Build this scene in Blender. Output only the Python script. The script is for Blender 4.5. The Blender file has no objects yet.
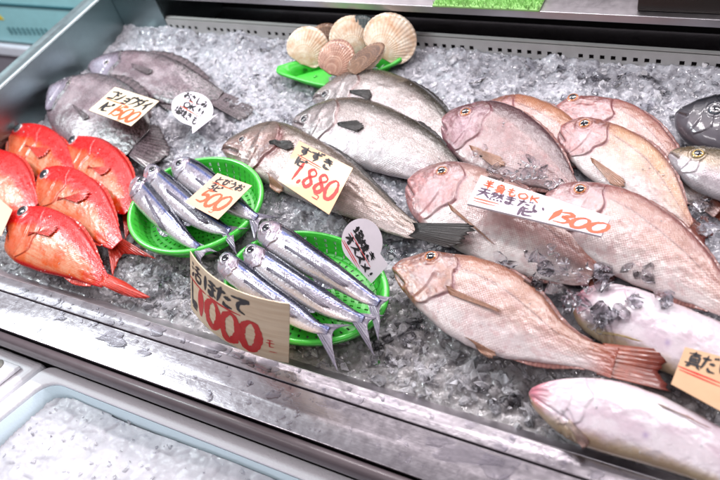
import bpy, bmesh, math, random
import numpy as np
from mathutils import Vector, Matrix, noise
random.seed(7); rng = np.random.default_rng(11)
S = bpy.context.scene
COL = S.collection

# ------------------------------------------------------------------ camera frame
F = 700.0
_X = -np.array([-1460., -306., 700.]); _X /= np.linalg.norm(_X)
_Y = np.array([536., -957., 700.]); _Y -= _X * _Y.dot(_X); _Y /= np.linalg.norm(_Y)
_Z = np.cross(_X, _Y)
R = np.array([_X, _Y, _Z])
CAM = np.array([0., 0., .9])

def P(px, py, z=0.0):
    """point of the photograph -> point at height z above the ice bed"""
    d = R @ np.array([px - 360., py - 240., F])
    return CAM + d * ((z - CAM[2]) / d[2])

def P_plane(px, py, p0, n):
    d = R @ np.array([px - 360., py - 240., F])
    return CAM + d * (np.dot(np.array(p0) - CAM, n) / np.dot(d, n))

def P_y(px, py, y):
    d = R @ np.array([px - 360., py - 240., F])
    return CAM + d * ((y - CAM[1]) / d[1])

def Q(p):
    c = R.T @ (np.asarray(p) - CAM)
    return 360 + F * c[..., 0] / c[..., 2], 240 + F * c[..., 1] / c[..., 2]

def proj(arr):
    c = (np.asarray(arr) - CAM) @ R
    return 360 + F * c[:, 0] / c[:, 2], 240 + F * c[:, 1] / c[:, 2]

# ------------------------------------------------------------------ small helpers
def lin(r, g, b, k=1.0):
    def f(c):
        c /= 255.
        return (c / 12.92 if c <= .04045 else ((c + .055) / 1.055) ** 2.4) * k
    return (f(r), f(g), f(b))

def tag(o, label=None, cat=None, group=None, kind=None):
    if label: o['label'] = label
    if cat: o['category'] = cat
    if group: o['group'] = group
    if kind: o['kind'] = kind
    return o

def empty(name, loc):
    o = bpy.data.objects.new(name, None); COL.objects.link(o)
    o.location = Vector(loc); o.empty_display_size = .03
    return o

def mesh_obj(name, verts, faces, mat, parent=None, smooth=True):
    me = bpy.data.meshes.new(name)
    me.from_pydata([tuple(v) for v in verts], [], [tuple(f) for f in faces])
    me.update()
    if mat: me.materials.append(mat)
    if smooth:
        me.polygons.foreach_set('use_smooth', [True] * len(me.polygons))
    o = bpy.data.objects.new(name, me); COL.objects.link(o)
    if parent:
        o.parent = parent
        o.matrix_parent_inverse = Matrix.Translation(-Vector(parent.location))
    return o

def bm_obj(name, bm, mat, parent=None, smooth=False, bevel=0):
    me = bpy.data.meshes.new(name)
    bmesh.ops.recalc_face_normals(bm, faces=bm.faces)
    bm.to_mesh(me); bm.free()
    if mat: me.materials.append(mat)
    if smooth: me.polygons.foreach_set('use_smooth', [True] * len(me.polygons))
    o = bpy.data.objects.new(name, me); COL.objects.link(o)
    if parent:
        o.parent = parent
        o.matrix_parent_inverse = Matrix.Translation(-Vector(parent.location))
    if bevel:
        m = o.modifiers.new('bevel', 'BEVEL'); m.width = bevel; m.segments = 3; m.limit_method = 'ANGLE'
    return o

def add_box(bm, x0, x1, y0, y1, z0, z1):
    v = [bm.verts.new(c) for c in [(x0,y0,z0),(x1,y0,z0),(x1,y1,z0),(x0,y1,z0),(x0,y0,z1),(x1,y0,z1),(x1,y1,z1),(x0,y1,z1)]]
    for f in [(0,3,2,1),(4,5,6,7),(0,1,5,4),(1,2,6,5),(2,3,7,6),(3,0,4,7)]:
        bm.faces.new([v[i] for i in f])

def crom(pts, n):
    """Catmull-Rom through pts, n samples per span"""
    pts = [np.asarray(p, float) for p in pts]
    if len(pts) == 2:
        return [pts[0] + (pts[1] - pts[0]) * k / n for k in range(n + 1)]
    Pn = [2 * pts[0] - pts[1]] + pts + [2 * pts[-1] - pts[-2]]
    out = []
    for i in range(1, len(Pn) - 2):
        a, b, c, d = Pn[i-1:i+3]
        for k in range(n):
            t = k / n
            out.append(.5 * ((2*b) + (-a + c) * t + (2*a - 5*b + 4*c - d) * t*t + (-a + 3*b - 3*c + d) * t**3))
    out.append(pts[-1])
    return out

def resample(poly, u):
    poly = np.asarray(poly, float)
    seg = np.linalg.norm(np.diff(poly, axis=0), axis=1)
    s = np.concatenate([[0], np.cumsum(seg)]); s /= s[-1]
    return np.stack([np.interp(u, s, poly[:, k]) for k in range(poly.shape[1])], axis=1)

def sstep(a, b, x):
    t = np.clip((x - a) / (b - a), 0, 1)
    return t * t * (3 - 2 * t)

# ------------------------------------------------------------------ materials
def new_mat(name):
    m = bpy.data.materials.new(name); m.use_nodes = True
    nt = m.node_tree; nt.nodes.clear()
    out = nt.nodes.new('ShaderNodeOutputMaterial')
    b = nt.nodes.new('ShaderNodeBsdfPrincipled')
    nt.links.new(b.outputs[0], out.inputs[0])
    return m, nt, b

def node(nt, typ, **kw):
    n = nt.nodes.new(typ)
    for k, v in kw.items():
        if hasattr(n, k): setattr(n, k, v)
        else: n.inputs[k.replace('_', ' ')].default_value = v
    return n

def math_n(nt, op, a, b=None):
    n = nt.nodes.new('ShaderNodeMath'); n.operation = op
    for i, v in enumerate([a, b]):
        if v is None: continue
        if isinstance(v, (int, float)): n.inputs[i].default_value = v
        else: nt.links.new(v, n.inputs[i])
    return n.outputs[0]

def noise_n(nt, vec, scale, detail=3, rough=.55, dist=0):
    n = nt.nodes.new('ShaderNodeTexNoise')
    n.inputs['Scale'].default_value = scale; n.inputs['Detail'].default_value = detail
    n.inputs['Roughness'].default_value = rough; n.inputs['Distortion'].default_value = dist
    if vec is not None: nt.links.new(vec, n.inputs['Vector'])
    return n.outputs['Fac']

def ramp_n(nt, fac, stops):
    n = nt.nodes.new('ShaderNodeValToRGB')
    el = n.color_ramp.elements
    while len(el) < len(stops): el.new(.5)
    for e, (p, c) in zip(el, stops):
        e.position = p; e.color = (*c, 1) if len(c) == 3 else c
    nt.links.new(fac, n.inputs[0])
    return n.outputs[0]

def mix_c(nt, fac, a, b, blend='MIX'):
    n = nt.nodes.new('ShaderNodeMix'); n.data_type = 'RGBA'; n.blend_type = blend
    for sock, v in ((n.inputs[0], fac), (n.inputs[6], a), (n.inputs[7], b)):
        if isinstance(v, (int, float)): sock.default_value = v
        elif isinstance(v, tuple): sock.default_value = (*v, 1)
        else: nt.links.new(v, sock)
    return n.outputs[2]

def bump_n(nt, h, strength, dist, prev=None):
    n = nt.nodes.new('ShaderNodeBump')
    n.inputs['Strength'].default_value = strength; n.inputs['Distance'].default_value = dist
    nt.links.new(h, n.inputs['Height'])
    if prev is not None: nt.links.new(prev, n.inputs['Normal'])
    return n.outputs[0]

def simple(name, col, rough=.5, metal=0, coat=0, trans=0, noise_amt=.12, nscale=30, bump=0, bscale=60, sss=0, ior=1.45, alpha=1, emis=0):
    m, nt, b = new_mat(name)
    tc = node(nt, 'ShaderNodeTexCoord').outputs['Object']
    n = noise_n(nt, tc, nscale, 4)
    c = mix_c(nt, n, tuple(x * (1 - noise_amt) for x in col), tuple(min(1, x * (1 + noise_amt)) for x in col))
    nt.links.new(c, b.inputs['Base Color'])
    b.inputs['Roughness'].default_value = rough; b.inputs['Metallic'].default_value = metal
    b.inputs['Coat Weight'].default_value = coat; b.inputs['Coat Roughness'].default_value = .06
    b.inputs['Transmission Weight'].default_value = trans; b.inputs['IOR'].default_value = ior
    if sss:
        b.inputs['Subsurface Weight'].default_value = sss
        b.inputs['Subsurface Radius'].default_value = (.01, .01, .01); b.inputs['Subsurface Scale'].default_value = 1
    if bump:
        nt.links.new(bump_n(nt, noise_n(nt, tc, bscale, 4), bump, .002), b.inputs['Normal'])
    return m

def fish_mat(name, scale_k=0, scale_dark=.75, scale_light=1.05, rough=.3, metal=0, mottled=.15, streak=0, spec_noise=.5, bump=.35, dots=None, coat=1.0):
    """skin: pigment from the mesh attribute, scales and slime from nodes on the body's own UVs"""
    m, nt, b = new_mat(name)
    at = node(nt, 'ShaderNodeAttribute', attribute_name='pigment')
    uv = node(nt, 'ShaderNodeUVMap', uv_map='UVMap').outputs[0]
    tc = node(nt, 'ShaderNodeTexCoord').outputs['Object']
    col = at.outputs['Color']
    # mottling
    n1 = noise_n(nt, tc, 45, 5, .65)
    col = mix_c(nt, 1.0, col, ramp_n(nt, n1, [(.3, (1 - mottled,) * 3), (.7, (1 + mottled * .4,) * 3)]), 'MULTIPLY')
    n1b = noise_n(nt, tc, 14, 3, .5)
    col = mix_c(nt, .8, col, ramp_n(nt, n1b, [(.35, (.9, .82, .84)), (.62, (1.0, 1.0, 1.0))]), 'MULTIPLY')
    nrm = None
    mk_ = math_n(nt, 'MULTIPLY', at.outputs['Alpha'], ramp_n(nt, noise_n(nt, tc, 24, 4, .6), [(.36, (.15,) * 3), (.56, (1,) * 3)]))
    if scale_k:
        mp = node(nt, 'ShaderNodeMapping'); nt.links.new(uv, mp.inputs[0])
        mp.inputs['Rotation'].default_value = (0, 0, math.radians(45))
        mp.inputs['Scale'].default_value = (scale_k, scale_k, 1)
        vo = node(nt, 'ShaderNodeTexVoronoi', feature='F1', voronoi_dimensions='2D'); vo.inputs['Scale'].default_value = 1; vo.inputs['Randomness'].default_value = .22
        nt.links.new(mp.outputs[0], vo.inputs['Vector'])
        d = vo.outputs['Distance']
        pat = ramp_n(nt, d, [(.15, (scale_light,) * 3), (.62, (scale_dark, scale_dark * .93, scale_dark * .9))])
        col = mix_c(nt, mk_, col, mix_c(nt, 1.0, col, pat, 'MULTIPLY'))
        inv = math_n(nt, 'MULTIPLY', math_n(nt, 'SUBTRACT', 1.0, d), mk_)
        nrm = bump_n(nt, inv, .55, .0012)
        # each scale catches the light a little differently
        rgh = math_n(nt, 'ADD', math_n(nt, 'MULTIPLY', node_sep(nt, vo.outputs['Color']), .22), rough - .08)
        nt.links.new(rgh, b.inputs['Roughness'])
    else:
        b.inputs['Roughness'].default_value = rough
    if streak:
        mp = node(nt, 'ShaderNodeMapping'); nt.links.new(uv, mp.inputs[0]); mp.inputs['Scale'].default_value = (14, 260, 1)
        st = noise_n(nt, mp.outputs[0], 1, 3, .6)
        col = mix_c(nt, streak, col, ramp_n(nt, st, [(.3, (.55, .56, .62)), (.5, (1, 1, 1)), (.75, (1.12, 1.1, 1.12))]), 'MULTIPLY')
        nrm = bump_n(nt, st, .2, .0008, nrm)
    if dots:
        vo = node(nt, 'ShaderNodeTexVoronoi', feature='F1', voronoi_dimensions='2D'); nt.links.new(uv, vo.inputs['Vector']); vo.inputs['Scale'].default_value = dots
        col = mix_c(nt, .8, col, ramp_n(nt, vo.outputs['Distance'], [(.22, (.45, .42, .42)), (.36, (1, 1, 1))]), 'MULTIPLY')
    n2 = noise_n(nt, tc, 120, 5, .7)
    nrm = bump_n(nt, n2, bump, .0016, nrm)
    n3 = noise_n(nt, tc, 520, 2, .6)
    nrm = bump_n(nt, n3, bump * .55, .0006, nrm)
    nt.links.new(nrm, b.inputs['Normal'])
    nt.links.new(col, b.inputs['Base Color'])
    b.inputs['Metallic'].default_value = metal
    nt.links.new(ramp_n(nt, noise_n(nt, tc, 20, 3, .6), [(.35, (.3 * coat,) * 3), (.6, (coat,) * 3)]), b.inputs['Coat Weight']); b.inputs['Coat Roughness'].default_value = .07 if coat > .9 else .13
    b.inputs['Subsurface Weight'].default_value = .12
    b.inputs['Subsurface Radius'].default_value = (.012, .006, .005); b.inputs['Subsurface Scale'].default_value = .5
    nt.links.new(bump_n(nt, n2, bump * .9, .0018), b.inputs['Coat Normal'])
    return m

def node_sep(nt, c):
    n = nt.nodes.new('ShaderNodeSeparateColor'); nt.links.new(c, n.inputs[0]); return n.outputs[0]

def fin_mat(name, c_base, c_tip, c_ray, rays=22, trans=.25, rough=.3, dots=False):
    m, nt, b = new_mat(name)
    uv = node(nt, 'ShaderNodeUVMap', uv_map='UVMap').outputs[0]
    sx = nt.nodes.new('ShaderNodeSeparateXYZ'); nt.links.new(uv, sx.inputs[0])
    tc = node(nt, 'ShaderNodeTexCoord').outputs['Object']
    w = math_n(nt, 'SINE', math_n(nt, 'MULTIPLY', sx.outputs[0], rays * 2 * math.pi))
    grad = mix_c(nt, sx.outputs[1], c_base, c_tip)
    n = noise_n(nt, tc, 130, 4, .7)
    grad = mix_c(nt, 1.0, grad, ramp_n(nt, n, [(.3, (.6, .6, .6)), (.7, (1.2, 1.2, 1.2))]), 'MULTIPLY')
    col = mix_c(nt, math_n(nt, 'MULTIPLY', math_n(nt, 'ADD', w, 1.0), .26), grad, c_ray)
    if dots:
        vo = node(nt, 'ShaderNodeTexVoronoi'); nt.links.new(tc, vo.inputs['Vector']); vo.inputs['Scale'].default_value = 260
        col = mix_c(nt, .85, col, ramp_n(nt, vo.outputs['Distance'], [(.3, (.2, .18, .18)), (.5, (1.1, 1.1, 1.1))]), 'MULTIPLY')
    nt.links.new(col, b.inputs['Base Color'])
    b.inputs['Roughness'].default_value = rough
    b.inputs['Transmission Weight'].default_value = trans; b.inputs['IOR'].default_value = 1.35
    b.inputs['Coat Weight'].default_value = .15 if 'bass' in name else .5; b.inputs['Coat Roughness'].default_value = .12
    nt.links.new(bump_n(nt, w, .2, .0006, bump_n(nt, n, .6, .0018)), b.inputs['Normal'])
    return m

def steel_mat(name, col=(.62, .58, .62), rough=.22, smear=1.0, wetk=1.0):
    m, nt, b = new_mat(name)
    tc = node(nt, 'ShaderNodeTexCoord').outputs['Object']
    mp = node(nt, 'ShaderNodeMapping'); nt.links.new(tc, mp.inputs[0]); mp.inputs['Scale'].default_value = (3, 420, 420)
    br = noise_n(nt, mp.outputs[0], 1, 3, .6)
    wet = noise_n(nt, tc, 11, 4, .6, .6)
    fine = noise_n(nt, tc, 70, 4, .6)
    c = mix_c(nt, br, tuple(x * .88 for x in col), tuple(min(1, x * 1.1) for x in col))
    c = mix_c(nt, wetk, c, ramp_n(nt, wet, [(.40, (.84, .83, .84)), (.44, (.96, .96, .96)), (.47, (1, 1, 1))]), 'MULTIPLY')
    nt.links.new(c, b.inputs['Base Color'])
    b.inputs['Metallic'].default_value = 1
    r = math_n(nt, 'ADD', math_n(nt, 'MULTIPLY', fine, .18), rough - .06)
    nt.links.new(r, b.inputs['Roughness'])
    b.inputs['Anisotropic'].default_value = .55
    nt.links.new(bump_n(nt, fine, .12 * smear, .002, bump_n(nt, br, .05, .001)), b.inputs['Normal'])
    return m

M_STEEL = steel_mat('brushed_steel', (.45, .42, .45), .18, 1.0, .8)
M_STEEL2 = steel_mat('inner_steel', (.70, .66, .70), .36)
M_WALL = steel_mat('side_steel', (.32, .42, .43), .34, .2, .3)
M_RIM = steel_mat('rim_steel', (.34, .42, .44), .35, .3)
M_SHELF = steel_mat('shelf_steel', (.62, .58, .61), .34, .15, 0.0)
M_RAIL = simple('rail_metal', lin(190, 188, 186), .45, .2, noise_amt=.15, bump=.2)
M_BLACK = simple('black_recess', (.012, .012, .013), .7)
M_BUMPER = simple('bumper_rubber', lin(92, 82, 86), .38, 0, .15, noise_amt=.2, bump=.15)
M_FOAM = simple('styrofoam', lin(240, 238, 243), .6, noise_amt=.05, nscale=12, bump=.5, bscale=260, sss=.1)
M_FOAMIN = simple('foam_inner', lin(208, 226, 236), .4, noise_amt=.08, nscale=8, bump=.2, bscale=200)
M_TEAL = simple('teal_plastic', lin(158, 208, 214), .35, coat=.3)
M_TEALD = simple('teal_vent', lin(38, 90, 100), .6)
M_WHITEP = simple('white_plastic', lin(222, 220, 230), .4)
M_GREYP = simple('grey_panel', lin(150, 140, 150), .4)
M_YEL = simple('yellow_sticker', lin(235, 200, 30), .5)
M_FLOOR = simple('floor_dark', lin(60, 56, 60), .5)

# ------------------------------------------------------------------ display case
ICE_X0, ICE_X1 = -1.48, .55
RAIL_X0 = -1.336
RIM_Z = .131
Y_ICE, Y_RIDGE, Y_THIN, Y_BUMP = .402, .3905, .3625, .2945
case = empty('display_case', (0, .36, -.3))
tag(case, 'stainless steel display case holding the ice bed, wet front lip and dark bumper', 'display case')

def grid_strip(name, rows, x0, x1, nx, mat, parent, disp=None, thick=0):
    """rows: list of (y,z) across; extruded along x with many cuts"""
    xs = np.linspace(x0, x1, nx); v = []; f = []
    for x in xs:
        for (y, z) in rows: v.append((x, y, z))
    k = len(rows)
    for i in range(nx - 1):
        for j in range(k - 1):
            a = i * k + j
            f.append((a, a + k, a + k + 1, a + 1))
    o = mesh_obj(name, v, f, mat, parent, smooth=True)
    return o

def arc_rows(y0, z0, y1, z1, y2, z2, n=5):
    out = []
    for k in range(n + 1):
        t = k / n
        out.append(((1-t)**2 * y0 + 2*t*(1-t) * y1 + t*t * y2, (1-t)**2 * z0 + 2*t*(1-t) * z1 + t*t * z2))
    return out
XL, XR = -1.9, .75
def prism_x(name, prof, x0, x1, mat, parent, bevel=.0015, nx=2):
    bm = bmesh.new()
    xs = [x0 + (x1 - x0) * i / (nx - 1) for i in range(nx)]
    rings = [[bm.verts.new((x, y, z)) for y, z in prof] for x in xs]
    n = len(prof)
    for a, b in zip(rings, rings[1:]):
        for i in range(n):
            bm.faces.new([a[i], a[(i+1) % n], b[(i+1) % n], b[i]])
    bm.faces.new(rings[0]); bm.faces.new(rings[-1][::-1])
    return bm_obj(name, bm, mat, parent, bevel=bevel)
# inner slope going down under the ice, upper lip, lower lip step
prism_x('inner_lip', [(Y_RIDGE + .0005, .0185), (Y_ICE + .05, -.045), (Y_ICE + .05, -.06), (Y_RIDGE + .0005, -.06)], ICE_X0 + .003, XR, M_STEEL2, case)
prism_x('upper_lip', [(Y_THIN, .020), (Y_RIDGE, .020), (Y_RIDGE, -.06), (Y_THIN, -.06)], XL, XR, M_STEEL, case, .0012)
prism_x('lower_lip', [(Y_BUMP, .0155), (Y_THIN - .0006, .0165), (Y_THIN - .0006, -.06), (Y_BUMP, -.06)], XL, XR, M_STEEL, case, .0012)
# bumper: rounded rubber tube with a groove
prof = []
for k in range(20):
    a = 2 * math.pi * k / 20
    prof.append((Y_BUMP - .0125 + .0115 * math.cos(a), .001 + .015 * math.sin(a)))
o = prism_x('bumper_rail', prof, XL, XR, M_BUMPER, case, 0)
o.data.polygons.foreach_set('use_smooth', [True] * len(o.data.polygons))
prism_x('front_panel', [(Y_BUMP - .004, -.0205), (Y_BUMP + .03, -.0205), (Y_BUMP + .03, -.7), (Y_BUMP - .004, -.7)], XL, XR, simple('case_front', lin(70, 66, 70), .4), case)
# side wall with the ledge on top
xo = (P_plane(0, 72, (0, 0, RIM_Z), np.array([0, 0, 1.])))[0]
bm = bmesh.new(); add_box(bm, ICE_X0 - .012, ICE_X0, Y_RIDGE - .03, 1.75, -.06, RIM_Z); bm_obj('side_wall', bm, M_WALL, case, bevel=.001)
bm = bmesh.new(); add_box(bm, xo, ICE_X0 - .0125, Y_RIDGE - .03, 1.75, -.3, RIM_Z - .001); bm_obj('side_ledge', bm, M_RIM, case, bevel=.003)
bm = bmesh.new(); add_box(bm, ICE_X0 - .0045, ICE_X0 - .0002, Y_RIDGE - .031, 1.75, RIM_Z + .0005, RIM_Z + .003); bm_obj('edge_trim', bm, simple('trim_bright', lin(225, 232, 235), .25, .3), case)
bm = bmesh.new(); add_box(bm, ICE_X0 + .0005, RAIL_X0 + .010, 1.186, 1.196, -.05, .1205); bm_obj('corner_panel', bm, M_WALL, case, bevel=.002)
bm = bmesh.new(); add_box(bm, RAIL_X0 + .0005, RAIL_X0 + .010, 1.1965, 1.41, -.05, .1205); bm_obj('corner_return', bm, M_WALL, case)
# case floor and back
bm = bmesh.new(); add_box(bm, ICE_X0, XR, Y_ICE + .05, 1.75, -.07, -.055); bm_obj('case_floor', bm, M_STEEL2, case)
bm = bmesh.new(); add_box(bm, ICE_X0, XR, 1.42, 1.44, -.05, .3); bm_obj('back_panel', bm, M_BLACK, case)

# perforated rail across the back
rail = empty('perforated_rail', (-.6, 1.19, 0)); tag(rail, 'long perforated metal rail with square holes holding back the ice at the rear', 'rail')
def perforated():
    bm = bmesh.new(); x = RAIL_X0 + .012; zt = .060
    xs = [x]; hole = []
    pitch = .0205
    k = 0
    x0 = x
    while x < XR - .05:
        skip = (k % 9 == 5)
        xs += [x + .006, x + .006 + .0088]; hole += [False, not skip]
        x += pitch; xs += []; k += 1
        xs.append(x); hole.append(False)
        # merge two solid pieces
    zs = [-.05, .017, .026, .035, .0445, zt]
    zh = [False, True, False, True, False]
    # de-duplicated columns
    cols = [xs[0]]; hh = []
    for a, h in zip(xs[1:], hole): cols.append(a); hh.append(h)
    grid = [[bm.verts.new((c, 1.19, z)) for z in zs] for c in cols]
    for i in range(len(cols) - 1):
        for j in range(len(zs) - 1):
            if hh[i] and zh[j]: continue
            bm.faces.new([grid[i][j], grid[i+1][j], grid[i+1][j+1], grid[i][j+1]])
    return bm
o = bm_obj('perforated_plate', perforated(), M_RAIL, rail)
m = o.modifiers.new('solid', 'SOLIDIFY'); m.thickness = .002
bm = bmesh.new(); add_box(bm, RAIL_X0 + .012, XR - .05, 1.1915, 1.200, .0605, .063); bm_obj('top_flange', bm, M_RAIL, rail)

# upper shelf
shelf = empty('steel_shelf', (-.4, 1.3, .12)); tag(shelf, 'polished steel shelf with a bright front edge running above the black gap behind the ice', 'shelf')
ys = 1.184
prism_x('shelf_top', [(ys + .004, .135), (1.8, .135), (1.8, .129), (ys + .004, .129)], ICE_X0 + .001, XR, M_SHELF, shelf, .001)
prism_x('shelf_edge', [(ys, .1365), (ys + .0035, .1365), (ys + .0035, .121), (ys, .121)], ICE_X0 + .001, XR, simple('shelf_edge_metal', lin(190, 188, 192), .3, .8), shelf, .001)
# things on the shelf
def round_box(name, cx, cy, z0, w, d, h, mat, parent=None, bev=.01):
    bm = bmesh.new(); add_box(bm, cx - w/2, cx + w/2, cy - d/2, cy + d/2, z0, z0 + h)
    return bm_obj(name, bm, mat, parent, bevel=bev)
zsh = .1352
g0, g1 = P(432, 8, zsh), P(541, 9, zsh)
t = empty('turf_mat', ((g0[0] + g1[0]) / 2, g0[1] + .1, zsh)); tag(t, 'blurred bright green plastic grass mat lying on the steel shelf', 'mat')
bm = bmesh.new(); add_box(bm, g0[0], g1[0], g0[1] + .002, g0[1] + .28, zsh + .0005, zsh + .006)
bm_obj('mat_base', bm, simple('turf_base', lin(150, 200, 120), .6), t, bevel=.002)
v = []; f = []
for k in range(2600):
    x = random.uniform(g0[0], g1[0]); y = random.uniform(g0[1] + .002, g0[1] + .1); h = random.uniform(.006, .014); a = random.uniform(0, 3.14)
    dx, dy = .0012 * math.cos(a), .0012 * math.sin(a); lx, ly = random.uniform(-.005, .005), random.uniform(-.005, .005)
    i = len(v); v += [(x-dx, y-dy, zsh+.005), (x+dx, y+dy, zsh+.005), (x+lx, y+ly, zsh+.005+h)]; f.append((i, i+1, i+2))
o = mesh_obj('grass_blades', v, f, simple('turf_green', lin(160, 208, 130), .5), t, smooth=False); tag(o, kind='stuff')
b0, b1 = P(637, 11, zsh), P(730, 14, zsh)
t = empty('black_tray', ((b0[0] + b1[0]) / 2, b0[1] + .1, zsh)); tag(t, 'black plastic tray standing on the shelf at the upper right corner', 'tray')
def open_tray(t, x0, x1, y0, y1, z0, h, mat):
    bm = bmesh.new(); add_box(bm, x0, x1, y0, y1, z0, z0 + .004); bm_obj('tray_base', bm, mat, t, bevel=.002)
    bm = bmesh.new()
    for a in [(x0, x1, y0, y0 + .004), (x0, x1, y1 - .004, y1)]: add_box(bm, *a, z0 + .0042, z0 + h)
    for a in [(x0, x0 + .004, y0 + .0041, y1 - .0041), (x1 - .004, x1, y0 + .0041, y1 - .0041)]: add_box(bm, *a, z0 + .0042, z0 + h)
    bm_obj('tray_wall', bm, mat, t, bevel=.001)
open_tray(t, b0[0], b1[0], b0[1], b0[1] + .25, zsh + .0005, .03, simple('black_plastic', (.03, .024, .022), .3))

# teal cabinet and its white shelf beyond the case, left rear
cab = empty('teal_cabinet', (-2.2, 1.5, -.75)); tag(cab, 'blurred teal cabinet with a vent grille and yellow sticker beyond the case, top left', 'cabinet')
yc = 1.62
def Pc(px, py): return P_y(px, py, yc)
a = Pc(-60, 35); b = Pc(95, 35); top = Pc(30, -60)
bm = bmesh.new(); add_box(bm, -3.6, -1.60, yc, yc + .5, a[2] - .005, top[2] + .3); bm_obj('cabinet_body', bm, M_TEAL, cab, bevel=.01)
z9 = Pc(30, 5.5)[2]
bm = bmesh.new(); add_box(bm, -3.6, -1.60, yc - .006, yc - .0005, z9 - .004, z9 + .004); bm_obj('trim_strip', bm, M_TEALD, cab)
for x_px in np.arange(9, 50, 4.6):
    q0 = Pc(x_px, 27 + (x_px - 9) * .03); q1 = Pc(x_px + 3.0, 34 + (x_px - 9) * .03)
    for r in range(3):
        z1 = q0[2] + (q1[2] - q0[2]) * (r / 3 + .05); z0 = q0[2] + (q1[2] - q0[2]) * (r / 3 + .25)
        bm = bmesh.new(); add_box(bm, q0[0], q1[0], yc - .004, yc - .0005, z0, z1); bm_obj('vent_slot', bm, M_TEALD, cab)
q = Pc(-1, 17); bm = bmesh.new(); vs = [bm.verts.new((q[0] + dx, yc - .003, q[2] + dz)) for dx, dz in [(-.02, -.01), (.025, -.01), (.002, .03)]]
bm.faces.new(vs); r_ = bmesh.ops.extrude_face_region(bm, geom=bm.faces[:]); bmesh.ops.translate(bm, verts=[e for e in r_['geom'] if isinstance(e, bmesh.types.BMVert)], vec=(0, .0022, 0)); bm_obj('sticker', bm, M_YEL, cab)
zc = a[2] - .006
wl = empty('white_counter', (-2.2, 1.4, -.75)); tag(wl, 'blurred white counter edge in front of the teal cabinet, upper left', 'counter')
q0 = P(0, 46, zc)
bm = bmesh.new(); add_box(bm, -3.6, -1.60, q0[1], yc - .001, zc - .05, zc); bm_obj('counter_top', bm, M_WHITEP, wl, bevel=.006)
bm = bmesh.new(); add_box(bm, -3.6, -1.62, q0[1] + .03, yc - .01, -.74, zc - .0505); bm_obj('counter_front', bm, M_GREYP, wl)
bm = bmesh.new(); add_box(bm, -6, 3, -2, 4, -.78, -.75); tag(bm_obj('floor', bm, M_FLOOR), kind='structure')

# ------------------------------------------------------------------ crushed ice
def fbm0(x, y):
    r_ = 0; a = .5
    for k in range(3):
        xx, yy = x * 2 ** k, y * 2 ** k; xi, yi = np.floor(xx), np.floor(yy); fx, fy = xx - xi, yy - yi
        h = lambda i, j: (lambda n: n - np.floor(n))(np.sin(i * 127.1 + j * 311.7 + k * 37.) * 43758.5453)
        r_ = r_ + a * ((h(xi, yi) * (1 - fx) + h(xi + 1, yi) * fx) * (1 - fy) + (h(xi, yi + 1) * (1 - fx) + h(xi + 1, yi + 1) * fx) * fy); a *= .5
    return r_ / .875
def ice_level(x, y):
    base = -.006 + .022 * sstep(.45, 1.0, y) + .017 * sstep(1.02, 1.17, y)
    base = base + .006 * np.sin(x * 9 + 1) * np.sin(y * 11) + .004 * np.sin(x * 23 + y * 17)
    edge = sstep(Y_ICE - .004, Y_ICE + .05, y)
    return base * edge + (-.002) * (1 - edge)
def facet_field(X, Y, c, seed, tilt):
    r = np.random.default_rng(seed)
    gx = np.floor(X / c).astype(int); gy = np.floor(Y / c).astype(int)
    ox, oy = gx.min() - 2, gy.min() - 2
    nx, ny = gx.max() - ox + 4, gy.max() - oy + 4
    jx, jy = r.random((nx, ny)), r.random((nx, ny)); ho = r.random((nx, ny)); tx, ty = r.normal(0, tilt, (nx, ny)), r.normal(0, tilt, (nx, ny))
    best = np.full(X.shape, 1e9); h = np.zeros(X.shape)
    for i in (-1, 0, 1):
        for j in (-1, 0, 1):
            a, b = gx - ox + i, gy - oy + j
            sx, sy = (gx + i + jx[a, b]) * c, (gy + j + jy[a, b]) * c
            d = (X - sx) ** 2 + (Y - sy) ** 2
            m = d < best
            best = np.where(m, d, best); h = np.where(m, (ho[a, b] - .5) * c * .7 + tx[a, b] * (X - sx) + ty[a, b] * (Y - sy), h)
    return h
def ice_height(X, Y, detail=True):
    h = ice_level(X, Y)
    if detail:
        amp = sstep(Y_ICE, Y_ICE + .03, Y)
        h = h + amp * (facet_field(X, Y, .021, 3, .3) * .5 + facet_field(X, Y, .009, 5, .4) * .5 + (fbm0(X * 22, Y * 22) - .5) * .024)
    return h
def wetness(x, y):
    """melt water shows towards the front edge, most of all front right"""
    return np.clip(sstep(.66, .50, y) * .75 + sstep(-.75, -.35, x) * sstep(.66, .54, y) * .6, 0, 1)
nx, ny = 660, 264
xs = np.linspace(ICE_X0 + .001, ICE_X1, nx); ys_ = np.linspace(Y_ICE - .002, 1.188, ny)
GX, GY = np.meshgrid(xs, ys_, indexing='ij')
GX = GX + rng.normal(0, .0007, GX.shape); GY[:, 1:-1] = GY[:, 1:-1] + rng.normal(0, .0007, GY[:, 1:-1].shape)
GX[0] = xs[0]
GZ = ice_height(GX, GY)
V = np.stack([GX.ravel(), GY.ravel(), GZ.ravel()], 1)
idx = np.arange(nx * ny).reshape(nx, ny)
Fq = np.stack([idx[:-1, :-1].ravel(), idx[1:, :-1].ravel(), idx[1:, 1:].ravel(), idx[:-1, 1:].ravel()], 1)
def fast_mesh(name, V, Fq, mat, smooth=False):
    me = bpy.data.meshes.new(name); k = Fq.shape[1]
    me.vertices.add(len(V)); me.vertices.foreach_set('co', V.astype(np.float32).ravel())
    me.loops.add(len(Fq) * k); me.loops.foreach_set('vertex_index', Fq.astype(np.int32).ravel())
    me.polygons.add(len(Fq)); me.polygons.foreach_set('loop_start', np.arange(0, len(Fq) * k, k, dtype=np.int32))
    me.polygons.foreach_set('use_smooth', np.full(len(Fq), smooth))
    me.update(calc_edges=True); me.validate()
    if mat: me.materials.append(mat)
    o = bpy.data.objects.new(name, me); COL.objects.link(o)
    return o
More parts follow.
